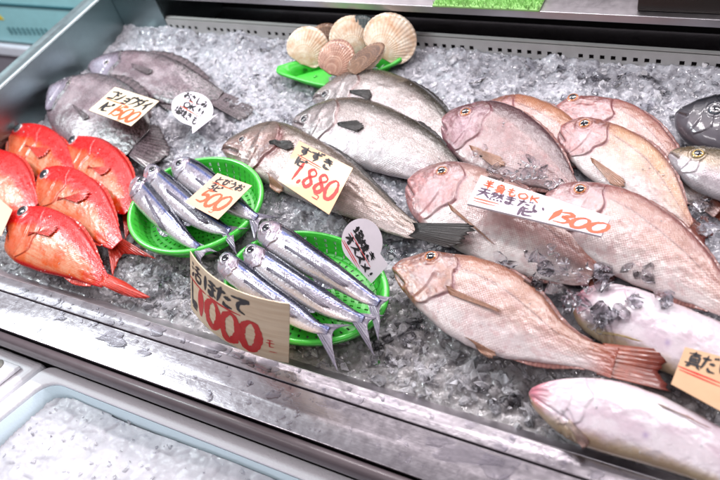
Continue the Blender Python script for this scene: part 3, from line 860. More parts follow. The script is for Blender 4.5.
def dome(c, n, r0, r1, h0, h1, rings=7, seg=28):
    n = Vector(n).normalized(); a = n.orthogonal().normalized(); b = n.cross(a)
    v = []; f = []
    for k in range(rings):
        t = k / (rings - 1); ph = t * math.pi / 2
        rr = r1 + (r0 - r1) * math.cos(ph) if r1 else r0 * math.cos(ph)
        hz = h0 + (h1 - h0) * math.sin(ph)
        for q in range(seg):
            A = 2 * math.pi * q / seg
            v.append(Vector(c) + a * (rr * math.cos(A)) + b * (rr * math.sin(A)) + n * hz)
    for k in range(rings - 1):
        for q in range(seg):
            f.append((k*seg+q, k*seg+(q+1) % seg, (k+1)*seg+(q+1) % seg, (k+1)*seg+q))
    f.append(tuple((rings-1)*seg+q for q in range(seg)))
    return v, f
def make_eye(root, c, n, r, kind):
    sp = SPEC[kind]; im, rm = EYEM[kind]
    v, f = dome(c, n, r * 1.02, 0, -.001, r * .30); e = mesh_obj('eye', v, f, rm, root)
    def sub(name, rr, mat, z):
        h = r * .30
        # cap of the same dome, a hair above it
        v, f = dome(c, n, rr, 0, z + h * math.sqrt(max(0, 1 - (rr / r / 1.02) ** 2)) * .97, z + h * 1.02, 6)
        o = mesh_obj(name, v, f, mat, e)
        o.matrix_parent_inverse = Matrix.Translation(-Vector(root.location))
        o.matrix_parent_inverse = (Matrix.Translation(Vector(root.location)) @ e.matrix_parent_inverse).inverted() if False else Matrix.Identity(4)
        return o
    sub('iris', r * .84, im, .00022); sub('pupil', r * sp.pupil, M_PUPIL, .00045)

def pick(fs, px, py, off=0):
    x, y = proj(fs.pos.reshape(-1, 3)); dd = ((x - px) ** 2 + (y - py) ** 2).reshape(fs.pos.shape[:2]).copy()
    dd[:, ~fs.up] = 1e9
    i, j = np.unravel_index(np.argmin(dd), dd.shape)
    return fs.pos[i, j] + fs.Nn[i] * off

def fin(parent, name, base, tip, mat, K=36, Rr=10, jag=.06, wave=.0015, n=None, rays=12, label=None, thick=.0006, drape=None, over=.0008):
    """base, tip: 3-D polylines matched root to edge; a thin closed membrane with raised rays"""
    u = np.linspace(0, 1, K)
    B = resample(crom(base, 8), u); Tp = resample(crom(tip, 8), u)
    if jag: Tp = B + (Tp - B) * (1 - jag * np.abs(np.sin(u * rays * 2.2 + 1)) - jag * .5 * rng.random(K))[:, None]
    n = np.array([0, 0, 1.]) if n is None else np.asarray(n, float)
    r = np.linspace(0, 1, Rr)
    G = B[:, None] * (1 - r)[None, :, None] + Tp[:, None] * r[None, :, None]
    if drape is not None:
        # lay the membrane over the flank instead of letting it cut through
        bp = drape.pos[:, drape.up].reshape(-1, 3)
        lo_, hi_ = G.reshape(-1, 3).min(0) - .01, G.reshape(-1, 3).max(0) + .01
        bp = bp[(bp[:, 0] > lo_[0]) & (bp[:, 0] < hi_[0]) & (bp[:, 1] > lo_[1]) & (bp[:, 1] < hi_[1])]
        if len(bp):
            q = G.reshape(-1, 3); d2 = ((q[:, None, :2] - bp[None, :, :2]) ** 2).sum(2)
            o_ = np.argsort(d2, axis=1)[:, :3]; zz = bp[o_, 2].max(1); near = d2.min(1) < .006 ** 2
            lift_ = over + .0022 * np.tile(r, K)
            q[:, 2] = np.where(near, np.maximum(q[:, 2] * 0 + zz + lift_, zz + lift_), q[:, 2]); q[::Rr, 2] = np.where(near[::Rr], zz[::Rr] - .0004, q[::Rr, 2])
            G = q.reshape(G.shape); G[1:-1] = (G[:-2] + 2 * G[1:-1] + G[2:]) / 4
    ridge = np.cos(u * rays * 2 * math.pi)[:, None] * .00025 + wave * np.sin(u * 7 + 1)[:, None] * r[None] ** 1.5
    G = G + n * ridge[..., None]
    tt = (thick * (1.3 - r) )[None, :, None]
    top = (G + n * tt).reshape(-1, 3); bot = (G - n * tt).reshape(-1, 3)
    V = np.concatenate([top, bot]); k = K * Rr; f = []
    for i in range(K - 1):
        for j in range(Rr - 1):
            a = i * Rr + j; b = a + Rr
            f.append((a, b, b + 1, a + 1)); f.append((k + a + 1, k + b + 1, k + b, k + a))
    for i in range(K - 1):
        a = i * Rr + Rr - 1; f.append((a, a + Rr, k + a + Rr, k + a)); a = i * Rr; f.append((a + Rr, a, k + a, k + a + Rr))
    for j in range(Rr - 1):
        f.append((j, j + 1, k + j + 1, k + j)); a = (K - 1) * Rr + j; f.append((a + 1, a, k + a, k + a + 1))
    o = mesh_obj(name, V, f, mat, parent)
    me = o.data
    uvv = np.stack([np.repeat(u, Rr), np.tile(r, K)], 1); uvv = np.concatenate([uvv, uvv]).astype(np.float32)
    li = np.zeros(len(me.loops), dtype=np.int32); me.loops.foreach_get('vertex_index', li)
    ul = me.uv_layers.new(name='UVMap'); ul.data.foreach_set('uv', uvv[li].ravel())
    if label: o['label'] = label
    return o

def tail(fs, base, tips, zb, zt, mat=None, rays=10, K=44, into=.02, jag=.05, thick=.0006):
    """base: two image points (dorsal, ventral); tips: edge points from the upper lobe round the fork to the lower lobe"""
    b = [P(*p, zb) for p in base]; i = -5
    back = -fs.T[-1] * into
    bb = [b[0] + back, (b[0] + b[1]) / 2 + back * .6, b[1] + back]
    zs = zt if isinstance(zt, (list, tuple)) else [zt] * len(tips)
    tp = [P(*p, z) for p, z in zip(tips, zs)]
    return fin(fs.root, 'tail_fin', bb, tp, mat or M_FIN[fs.kind], K=K, rays=rays, jag=jag, n=fs.Nn[-1], thick=thick)

def edge_fin(fs, name, s0, s1, height, side=1, lift=.0, mat=None, rays=11, peak=.35, spiny=False):
    """fin folded along the back (side 1) or the belly (side -1)"""
    ids = [int(np.argmin(abs(fs.s - q))) for q in np.linspace(s0, s1, 14)]
    base = []; tip = []
    for k, i in enumerate(ids):
        q = k / 13
        hd = fs.H[i] / np.linalg.norm(fs.H[i]) * side
        p = fs.C[i] + fs.H[i] * side * .985 
        hgt = height * (math.sin(math.pi * min(1, q / (2 * peak))) if q < peak else (1 - ((q - peak) / (1 - peak)) ** 1.8 * .75)) + .001
        base.append(p - hd * .003); tip.append(p + hd * hgt + fs.T[i] * hgt * 1.1 + fs.Nn[i] * lift)
    return fin(fs.root, name, base, tip, mat or M_FIN[fs.kind], K=70 if not spiny else 60, Rr=6, rays=rays, jag=.12 if spiny else .05, n=fs.Nn[ids[7]])

def side_fin(fs, name, base, tip, lift=(.001, .004), mat=None, rays=8, K=30, jag=.1):
    """fin lying on the flank; base and tip are image points on this side of the body"""
    b = [pick(fs, *p) + fs.Nn[30] * (lift[0] - .002) for p in base]
    m_ = (b[0] + b[1]) / 2; kb = .35 if fs.kind in ('bass', 'red', 'flying') else .6; b = [m_ + (b[0] - m_) * kb, m_, m_ + (b[1] - m_) * kb]
    t = []
    for p in tip:
        q = pick(fs, *p); x, y = Q(q)
        if abs(x - p[0]) + abs(y - p[1]) > 4: q = P_plane(p[0], p[1], q, np.array([0, 0, 1.]))
        t.append(q + np.array([0, 0, lift[1]]))
    bb = np.array(b); tt = np.array(t)
    return fin(fs.root, name, bb, tt, mat or M_FIN[fs.kind], K=K, Rr=12, rays=rays, jag=jag, n=fs.Nn[40], wave=.0004, thick=.0006, drape=fs)

# ------------------------------------------------------------------ the fish themselves
RG = 'red alfonsino fish piled at the left end'
def red(label, pairs, z0, eye, tl=None, pect=None, rise=.014, **k):
    f = make_fish('red', 'red_fish', label, 'fish', RG, pairs, z0, rise, eye=eye, **k)
    edge_fin(f, 'dorsal_fin', .42, .9, .005, 1, rays=14, spiny=True)
    edge_fin(f, 'anal_fin', .66, .9, .006, -1)
    if tl: tail(f, *tl)
    if pect: side_fin(f, 'pectoral_fin', *pect, lift=(.0035, .006))
    return f
red('front red fish resting against the steel lip, whole body and tail in view',
    [[(7,229),(6,236)],[(15,210),(9,249)],[(32,205),(20,263)],[(52,209),(38,272)],[(70,219),(57,279)],[(86,238),(77,284)],[(97,257),(92,288)],[(107,275),(104,289)]],
    .050, (22.5, 211), tl=([(107,276),(104,289)], [(128,283),(138,290),(152,298),(140,299),(126,297)], .04, .018),
    pect=([(27,240),(30,228)], [(62,226),(58,232),(52,238)]), ztail=.036, tint={})
red('second red fish, wedged between the front red fish and the one by the basket',
    [[(38,176),(36,183)],[(45,166),(37,196)],[(62,165),(45,212)],[(82,172),(62,222)],[(101,187),(78,232)],[(113,210),(92,241)],[(119,228),(103,247)],[(123,240),(112,249)]],
    .040, (44, 174), tl=([(122,240),(112,249)], [(160,261),(145,257),(127,254),(121,257),(117,266),(113,279)], .03, [.02,.02,.02,.015,.012,.01]),
    pect=([(56,204),(60,193)], [(95,192),(90,199),(80,205)]))
red('red fish whose rear end lies under the rim of the left green basket',
    [[(67,146),(67,152)],[(73,135),(70,166)],[(88,134),(76,182)],[(106,140),(86,195)],[(121,154),(97,205)],[(131,172),(108,212)],[(134,192),(118,216)],[(134,206),(125,215)]],
    .030, (72.5, 140), tl=([(134,206),(125,215)], [(150,243),(142,235),(134,230),(129,234),(126,243)], .015, .008),
    pect=([(86,172),(90,162)], [(114,168),(110,174),(102,178)]))
red('red fish at the back of the red pile, nearest the grey fish',
    [[(9,135),(8,142)],[(16,124),(10,155)],[(30,122),(18,168)],[(47,127),(32,178)],[(61,138),(48,188)],[(72,155),(60,198)],[(82,175),(74,203)],[(90,192),(84,204)]],
    .024, (18, 128), tl=([(90,192),(84,204)], [(106,216),(98,212),(94,210),(91,214),(88,222)], .01, .004),
    pect=([(23,150),(27,140)], [(54,150),(48,157),(40,161)]))
red('red fish cut by the left edge of the view, head outside it',
    [[(-45,170),(-46,178)],[(-38,155),(-44,190)],[(-22,148),(-36,205)],[(-3,149),(-22,213)],[(14,155),(-5,220)],[(26,169),(8,222)],[(33,187),(20,222)],[(37,203),(30,216)]],
    .036, (-36, 163), tl=([(37,203),(30,216)], [(52,230),(44,226),(40,224),(37,228),(34,236)], .02, .008))

GG = 'grey grunts at the rear left'
f = make_fish('grunt', 'grey_grunt', 'grey lilac fish at the rear left with its fan tail spread over the ice', 'fish', GG,
    [[(90,62),(88,68)],[(105,55),(97,78)],[(128,51),(112,90)],[(152,53),(132,99)],[(176,61),(155,104)],[(197,73),(178,107)],[(212,83),(197,107)],[(224,91),(215,104)]],
    .035, .012, ztail=.03, eye=(106, 62), tint=dict(seed=2))
edge_fin(f, 'dorsal_fin', .3, .86, .018, 1, rays=14, spiny=True)
edge_fin(f, 'anal_fin', .66, .88, .014, -1)
tail(f, [(224,91),(215,104)], [(263,107),(259,113),(252,116),(247,119),(241,122)], .03, .02)
side_fin(f, 'pectoral_fin', [(131,62),(133,69)], [(156,72),(153,75),(148,76)], lift=(.001,.003))
f = make_fish('grunt', 'grey_grunt', 'grey lilac fish lying under the 1500 price card', 'fish', GG,
    [[(52,84),(51,94)],[(62,79),(53,114)],[(80,74),(60,132)],[(100,74),(72,144)],[(120,81),(88,151)],[(136,94),(105,157)],[(144,110),(119,160)],[(147,126),(131,158)]],
    .048, .016, ztail=.036, eye=(69, 84), tint=dict(seed=9))
edge_fin(f, 'dorsal_fin', .34, .93, .020, 1, rays=14, spiny=True)
edge_fin(f, 'anal_fin', .6, .92, .02, -1)
tail(f, [(147,126),(131,158)], [(160,126),(166,138),(171,152),(160,162),(146,170)], .035, .02, into=.01)
side_fin(f, 'pectoral_fin', [(72,103),(75,110)], [(92,118),(90,121),(85,122)], lift=(.001,.003))

# sea bass
SG = 'sea bass lying side by side in the middle rear'
tb = dict(back=(78,72,60), mid=(196,186,182), belly=(240,234,238), head=(190,180,178))
f = make_fish('bass', 'sea_bass', 'rearmost sea bass, just below the green tray of scallops', 'fish', SG,
    [[(313,98),(312,103)],[(324,90),(318,108)],[(344,78),(332,118)],[(366,71),(350,128)],[(390,75),(370,136)],[(412,84),(390,144)],[(432,98),(410,148)],[(447,114),(430,151)],[(458,130),(448,152)],[(468,144),(462,154)]],
    .03, .008, eye=(325, 94), tint=tb)
edge_fin(f, 'dorsal_fin', .35, .8, .008, 1, rays=16, spiny=True)
tail(f, [(468,144),(462,154)], [(490,150),(484,156),(486,166)], .02, .01)
side_fin(f, 'pectoral_fin', [(350,88),(350,95)], [(372,91),(374,96),(371,101)], mat=M_FIN['bass'])
f = make_fish('bass', 'sea_bass', 'middle sea bass with a raised dark pectoral fin, behind the 1,880 card', 'fish', SG,
    [[(292,121),(291,127)],[(303,114),(299,135)],[(320,105),(313,146)],[(342,99),(332,157)],[(366,101),(352,166)],[(390,110),(375,173)],[(412,121),(398,179)],[(432,135),(421,184)],[(448,151),(441,188)],[(460,168),(456,188)]],
    .040, .012, eye=(304, 119), tint=tb, shade_n=4)
edge_fin(f, 'dorsal_fin', .4, .85, .008, 1, rays=16, spiny=True)
tail(f, [(460,168),(456,188)], [(480,184),(476,192),(478,202)], .02, .01)
side_fin(f, 'pectoral_fin', [(337,121),(338,128)], [(360,122),(367,128),(360,134)], lift=(.002,.012), mat=M_FIN['bass'])
f = make_fish('bass', 'sea_bass', 'front sea bass carrying the 1,880 price card, dark tail fin outspread', 'fish', SG,
    [[(222,147),(221,152)],[(234,138),(230,160)],[(252,128),(245,171)],[(275,122),(264,182)],[(298,130),(285,193)],[(322,143),(308,204)],[(346,160),(332,214)],[(370,182),(358,223)],[(392,202),(383,232)],[(412,219),(404,238)],[(424,226),(419,239)]],
    .048, .012, ztail=.03, eye=(242, 139, .8), tint=dict(back=(126,112,98), mid=(206,184,174), belly=(240,222,218), head=(176,140,130), gr=1), shade_n=8)
edge_fin(f, 'dorsal_fin', .4, .85, .007, 1, rays=16, spiny=True)
edge_fin(f, 'anal_fin', .68, .85, .014, -1, rays=9)
tail(f, [(424,226),(419,239)], [(474,224),(478,230),(468,237),(464,244),(450,249)], .045, .068, jag=.08)
side_fin(f, 'pectoral_fin', [(268,139),(270,146)], [(293,142),(297,148),(290,152)], lift=(.002,.010), mat=M_FIN['bass'])
side_fin(f, 'pelvic_fin', [(262,170),(272,176)], [(286,196),(280,196),(270,190)], lift=(.001,.003), mat=M_FIN['bream'])

# sea bream
BG = 'pink sea bream heaped on the right half of the ice'
def bream(label, pairs, z0, rise, eye, tn, tl=None, **k):
    f = make_fish('bream', 'sea_bream', label, 'fish', BG, pairs, z0, rise, eye=eye, tint=tn, **k)
    edge_fin(f, 'dorsal_fin', .36, .9, .0048, 1, rays=16, spiny=True, mat=M_FIN['bream_back'])
    edge_fin(f, 'anal_fin', .66, .9, .0045, -1, mat=M_FIN['bream_back'])
    if tl: tail(f, *tl, mat=M_FIN['bream_tail'], rays=8, thick=.0009)
    return f
pk = dict(back=(178,116,112), mid=(230,190,180), belly=(250,240,238), head=(212,150,148), gold=(222,170,120))
dk = dict(back=(106,70,76), mid=(164,122,122), belly=(206,180,180), head=(172,122,130), cheek=(196,152,166))
og = dict(pk, back=(186,126,100), gold=(226,160,110), goldk=.6)
yg = dict(pk, gold=(230,180,128), goldk=.95, back=(190,130,112), mid=(232,194,170))
wb = dict(back=(182,124,100), mid=(228,190,178), belly=(250,238,238), head=(194,132,106), crown=(164,108,82), cheek=(226,196,196), gold=(210,150,110), goldk=.3, tailc=(180,84,58), tailk=.9)
f = bream('rearmost orange backed sea bream, its head hidden behind the dark one', [[(475,112),(474,118)],[(484,102),(478,128)],[(500,96),(488,142)],[(520,95),(505,152)],[(540,101),(525,160)],[(560,112),(548,165)],[(580,130),(570,168)],[(600,148),(594,172)]],
    .026, .010, (487, 106), og, ([(600,148),(594,172)], [(630,160),(618,166),(626,184)], .02, .01))
f = bream('pale pink sea bream lying farthest back on the right', [[(557,103),(556,109)],[(568,98),(560,119)],[(585,96),(572,130)],[(605,97),(590,142)],[(626,102),(608,154)],[(645,113),(628,166)],[(660,127),(645,177)],[(675,147),(663,188)],[(692,168),(682,200)],[(708,188),(700,210)],[(722,206),(716,219)]],
    .032, .012, (573, 98), pk)
tail(f, [(722,206),(716,219)], [(750,220),(740,226),(744,240)], .02, .01, mat=M_FIN['bream_tail'])
f = bream('darkest purplish sea bream, with ice on its side', [[(443,114),(442,122)],[(451,108),(444,136)],[(469,103),(453,152)],[(492,101),(470,166)],[(516,109),(492,178)],[(538,126),(515,188)],[(556,147),(540,192)],[(568,168),(560,197)],[(579,186),(575,204)]],
    .040, .014, (466, 112), dk, ([(579,186),(575,204)], [(600,200),(592,206),(596,218)], .02, .012), shade_n=3)
side_fin(f, 'pectoral_fin', [(468,144),(472,152)], [(505,160),(508,168),(496,170)])
f = bream('golden backed sea bream behind the 1300 price card', [[(563,122),(560,130)],[(574,117),(562,147)],[(592,117),(574,162)],[(613,123),(590,178)],[(634,133),(610,192)],[(652,146),(630,204)],[(666,163),(646,214)],[(676,182),(662,222)],[(684,202),(676,228)],[(692,220),(688,234)]],
    .044, .014, (584.5, 124), yg, ([(692,220),(688,234)], [(716,236),(706,240),(708,252)], .03, .02), shade_n=6)
side_fin(f, 'pectoral_fin', [(590,156),(592,164)], [(628,184),(626,192),(612,188)], lift=(.001,.004))
f = bream('sea bream in the middle whose head sticks out left of the 1300 price card', [[(409,176),(407,184)],[(419,168),(409,199)],[(437,162),(418,218)],[(460,162),(436,234)],[(486,169),(458,250)],[(512,181),(484,264)],[(538,198),(512,274)],[(562,216),(540,282)],[(584,238),(568,287)],[(600,256),(590,286)]],
    .044, .014, (442, 171), dict(pk, mid=(222,184,178), back=(176,136,132)), ([(600,256),(590,286)], [(624,276),(612,284),(612,302)], .02, .012), shade_n=9)
side_fin(f, 'pectoral_fin', [(446,200),(453,213)], [(498,249),(497.5,249),(497,248.5)], lift=(.001,.003))
f = bream('sea bream touching the lower right corner of the 1300 price card', [[(547,190),(545,199)],[(559,184),(548,214)],[(581,181),(560,232)],[(608,184),(580,252)],[(634,193),(604,270)],[(658,208),(632,286)],[(682,228),(662,298)],[(704,252),(690,308)],[(722,278),(714,316)],[(740,300),(736,324)]],
    .056, .014, (580, 189), dict(pk, head=(226,180,180), goldk=.3), ([(740,300),(736,324)], [(770,316),(758,324),(762,344)], .04, .03), shade_n=12)
f = bream('front sea bream lying whole on the ice, red brown tail fin beside the yellow card', [[(394,264),(391,272)],[(408,258),(399,283)],[(428,252),(412,300)],[(452,253),(430,318)],[(480,258),(453,337)],[(509,270),(482,353)],[(535,291),(513,363)],[(557,318),(545,365)],[(580,336),(573,367)],[(600,344),(597,373)],[(618,348),(612,379)]],
    .050, .010, (431, 257), wb, ([(618,348),(612,379)], [(683,352),(672,360),(661,372),(667,382),(673,393)], .05, [.045,.042,.04,.04,.04]), ztail=.055, shade_n=15)
side_fin(f, 'pectoral_fin', [(445,283),(451,297)], [(506,314),(505.5,315),(505,316)], lift=(.001,.003))
side_fin(f, 'pelvic_fin', [(462,336),(474,343)], [(500,358),(494,361),(482,356)], lift=(-.001,.001))

# pale bellied fish
PG = 'pale fish lying belly up at the front right'
f = make_fish('pale', 'pale_fish', 'belly up white fish with a pink snout, against the front steel lip', 'fish', PG,
    [[(530,388),(528,397)],[(545,383),(540,414)],[(582,380),(566,438)],[(617,384),(598,451)],[(650,394),(634,461)],[(685,410),(670,472)],[(722,430),(706,484)],[(760,455),(745,498)],[(800,485),(790,508)]],
    .040, .002, tint={})
side_fin(f, 'pectoral_fin', [(655,402),(662,408)], [(720,434),(706,428),(690,418)], lift=(.001,.003))
side_fin(f, 'gill_flap', [(570,418),(566,426)], [(588,444),(592,448),(584,452)], lift=(.001,.002))
tail(f, [(800,485),(790,508)], [(830,500),(822,512),(820,530)], .03, .02)
f = make_fish('pale', 'pale_fish', 'white fish under clear ice behind the red brown tail, beside the yellow card', 'fish', PG,
    [[(574,296),(570,305)],[(597,286),(580,326)],[(627,288),(612,348)],[(665,302),(650,365)],[(697,315),(684,380)],[(722,325),(715,392)],[(760,345),(752,400)],[(800,372),(795,410)]],
    .030, .004, tint={})
side_fin(f, 'pectoral_fin', [(596,330),(600,336)], [(648,345),(640,343),(628,340)], lift=(.002,.006), mat=fin_mat('yellow_edged_fin', lin(214,190,150), lin(196,160,70), lin(228,210,170), 8, .2))
tail(f, [(800,372),(795,410)], [(830,390),(822,402),(820,420)], .03, .02)

f = make_fish('bonito', 'bonito', 'dark steel grey pointed fish head at the upper right edge, above the golden eyed one', 'fish', 'dark fish heads at the right edge',
    [[(675,113),(674,119)],[(692,106),(683,135)],[(714,101),(702,149)],[(738,99),(728,157)],[(765,103),(755,161)],[(800,112),(792,160)],[(840,125),(835,155)]],
    .05, .004, eye=(716, 109), tint={})
edge_fin(f, 'dorsal_fin', .5, .8, .012, 1)
tail(f, [(840,125),(835,155)], [(862,120),(850,140),(858,168)], .04, .04)
f = make_fish('mackerel', 'horse_mackerel', 'brown and silver fish head at the right edge, below the dark pointed one', 'fish', 'dark fish heads at the right edge',
    [[(669,151),(668,158)],[(680,148),(676,171)],[(700,148),(692,186)],[(722,151),(712,197)],[(750,158),(740,205)],[(780,168),(770,210)],[(815,182),(810,210)]],
    .052, .004, eye=(698, 154), tint={})
edge_fin(f, 'dorsal_fin', .5, .8, .01, 1)
tail(f, [(815,182),(810,210)], [(836,190),(826,202),(830,224)], .04, .04)

# flying fish
FG1, FG2 = 'flying fish in the left green basket', 'flying fish in the right green basket'
def flying(label, grp, pairs, z0, zt, eye, tips, wing, tn):
    w_k = 1.10
    pairs = [tuple((((a[0]+b[0])/2 + (a[0]-b[0])/2*w_k, (a[1]+b[1])/2 + (a[1]-b[1])/2*w_k), ((a[0]+b[0])/2 - (a[0]-b[0])/2*w_k, (a[1]+b[1])/2 - (a[1]-b[1])/2*w_k))) if 0 < i_ < len(pairs)-1 else (a, b) for i_, (a, b) in enumerate(pairs)]
    f = make_fish('flying', 'flying_fish', label, 'fish', grp, pairs, z0, .003, ztail=zt, eye=eye, tint=dict(seed=tn), shade_n=tn)
    tail(f, [pairs[-1][0], pairs[-1][1]], tips, zt, [zt - .004] + [zt - .002] * (len(tips) - 2) + [zt - .012], rays=7, jag=.03)
    side_fin(f, 'wing_fin', wing[0], wing[1], lift=(.0025, .004), rays=6, jag=.02)
    edge_fin(f, 'pelvic_fin', .55, .7, .006, -1, rays=5)
    return f
flying('leftmost flying fish in the left basket, its belly towards the red fish', FG1, [[(133,181),(131,186)],[(139,176),(133,197)],[(149,182),(140,209)],[(162,197),(152,222)],[(176,215),(166,234)],[(190,234),(182,244)],[(200,245),(196,251)]],
    .052, .056, (141.5, 179.5), [(219,253),(208,252),(203,256),(201,261),(204,268)], ([(146,192),(145,200)], [(167,234),(164,236),(161,232)]), 1)
flying('middle flying fish in the left basket, partly under the 500 card', FG1, [[(146,168),(145,174)],[(153,164),(149,184)],[(165,172),(160,199)],[(183,187),(176,215)],[(203,206),(195,227)],[(219,220),(212,233)],[(231,228),(228,235)]],
    .056, .058, (152.5, 169), [(250,229),(240,230),(234,234),(235,245),(238,257)], ([(167,186),(166,195)], [(210,224),(206,225),(200,222)]), 2)
flying('rear flying fish in the left basket, with a reddened eye, under the 500 card', FG1, [[(174,162),(173,168)],[(181,158),(178,179)],[(196,162),(192,192)],[(216,176),(210,204)],[(236,194),(230,214)],[(249,207),(245,219)],[(258,215),(256,221)]],
    .056, .060, (179, 162.5), [(296,222),(280,218),(262,219),(258,228),(255,243)], ([(196,176),(195,182)], [(240,210),(234,211),(222,205)]), 3)
flying('rear flying fish in the right basket, the longest and bluest', FG2, [[(258,226),(257,235)],[(269,221),(266,247)],[(290,231),(284,260)],[(318,251),(308,275)],[(345,271),(336,289)],[(368,289),(361,302)],[(381,300),(377,307)]],
    .062, .064, (266, 227.5), [(393,298),(387,302),(380,308),(380,322),(379,343)], ([(285,242),(284,251)], [(350,288),(344,288),(336,284)]), 4)
flying('middle flying fish in the right basket, between two others', FG2, [[(244,250),(242,258)],[(252,244),(250,267)],[(271,254),(267,281)],[(299,273),(293,299)],[(330,294),(322,314)],[(352,309),(346,321)],[(365,316),(362,323)]],
    .060, .062, (251, 249.5), [(386,316),(376,319),(368,324),(370,340),(376,359)], ([(268,264),(266,273)], [(332,310),(324,309),(314,303)]), 5)
flying('front flying fish in the right basket, right behind the 1000 card', FG2, [[(219,257),(217,265)],[(227,252),(225,277)],[(247,265),(242,292)],[(271,284),(265,308)],[(298,304),(290,324)],[(317,321),(311,332)],[(330,327),(327,335)]],
    .060, .062, (226, 258), [(365,326),(350,326),(334,331),(333,348),(339,374)], ([(245,276),(243,285)], [(300,320),(292,319),(284,313)]), 6)

# ------------------------------------------------------------------ green baskets
m, nt, b = new_mat('green_plastic')
tc = node(nt, 'ShaderNodeTexCoord').outputs['Object']
nt.links.new(mix_c(nt, noise_n(nt, tc, 25, 3), lin(54, 190, 52), lin(88, 218, 82)), b.inputs['Base Color'])
b.inputs['Roughness'].default_value = .28; b.inputs['Subsurface Weight'].default_value = .35
b.inputs['Subsurface Radius'].default_value = (.004, .012, .004); b.inputs['Subsurface Scale'].default_value = 1
b.inputs['Transmission Weight'].default_value = .12
nt.links.new(bump_n(nt, noise_n(nt, tc, 90, 3), .12, .001), b.inputs['Normal'])
M_GREEN = m
def basket(label, cx, cy, zr, rx, ry, rot=0, z0=.006):
    t = empty('green_basket', (cx, cy, z0)); tag(t, label, 'basket', 'round green plastic baskets of flying fish')
    cr, sr = math.cos(rot), math.sin(rot)
    def pt(a, k, z):
        x, y = rx * k * math.cos(a), ry * k * math.sin(a)
        return (cx + x * cr - y * sr, cy + x * sr + y * cr, z)
    H = zr - z0
    SEG = 176
    # slotted wall
    rows = [(.80, z0 + .002), (.845, z0 + H * .10), (.87, z0 + H * .30), (.885, z0 + H * .38), (.905, z0 + H * .58), (.915, z0 + H * .66), (.935, z0 + H * .84), (.95, z0 + H * .93)]
    slot = [False, True, False, True, False, True, False]
    v = [pt(2 * math.pi * q / SEG, k, z) for (k, z) in rows for q in range(SEG)]; f = []
    for j in range(len(rows) - 1):
        for q in range(SEG):
            if slot[j] and q % 4 == 0: continue
            f.append((j*SEG+q, j*SEG+(q+1) % SEG, (j+1)*SEG+(q+1) % SEG, (j+1)*SEG+q))
    o = mesh_obj('wall', v, f, M_GREEN, t, smooth=False); mo = o.modifiers.new('solid', 'SOLIDIFY'); mo.thickness = .0022; mo.offset = 0
    # raised ribs on the inside
    bm = bmesh.new()
    for q in range(0, SEG, 4):
        a = 2 * math.pi * (q + .5) / SEG; w_ = .0035
        vs = []
        for (k, z) in (rows[0], rows[3], rows[-1]):
            for da in (-w_, w_):
                vs.append(bm.verts.new(pt(a + da, k - .012, z + .0005))); vs.append(bm.verts.new(pt(a + da, k - .002, z + .0005)))
        for s_ in (0, 4):
            A = vs[s_:s_+4]; B = vs[s_+4:s_+8]
            bm.faces.new([A[0], A[2], B[2], B[0]]); bm.faces.new([A[0], B[0], B[1], A[1]]); bm.faces.new([A[2], A[3], B[3], B[2]]); bm.faces.new([A[1], B[1], B[3], A[3]])
    bm_obj('ribs', bm, M_GREEN, t)
    # rim: flat rolled lip
    rr = [(.945, zr - H * .10), (.952, zr - .001), (.962, zr + .0015), (1.0, zr + .001), (1.018, zr - .002), (1.02, zr - .007), (1.005, zr - .0065), (.985, zr - .004), (.955, zr - .005)]
    n = len(rr); v = [pt(2 * math.pi * q / 120, k, z) for (k, z) in rr for q in range(120)]
    f = [(j*120+q, j*120+(q+1) % 120, ((j+1) % n)*120+(q+1) % 120, ((j+1) % n)*120+q) for j in range(n) for q in range(120)]
    mesh_obj('rim', v, f, M_GREEN, t)
    # floor with concentric slots
    rows = [(.02, z0 + .001), (.10, z0)] + [(k, z0 + .0005 * (i % 2)) for i, k in enumerate(np.linspace(.16, .80, 15))]
    v = [pt(2 * math.pi * q / SEG, k, z) for (k, z) in rows for q in range(SEG)]; f = []
    for j in range(len(rows) - 1):
        for q in range(SEG):
            if j > 1 and j % 2 == 0 and q % 4 == 0: continue
            f.append((j*SEG+q, j*SEG+(q+1) % SEG, (j+1)*SEG+(q+1) % SEG, (j+1)*SEG+q))
    o = mesh_obj('floor', v, f, M_GREEN, t, smooth=False); o.name = 'basket_floor'; mo = o.modifiers.new('solid', 'SOLIDIFY'); mo.thickness = .002; mo.offset = -1
    return t
c1 = P(194, 202, .056); basket('left green basket, beside the red fish, under the 500 card', c1[0], c1[1], .056, .136, .122, .0, .016)
c2 = P(303, 283, .046); basket('right green basket, behind the standing 1000 card', c2[0], c2[1], .046, .149, .106, -.12, .012)

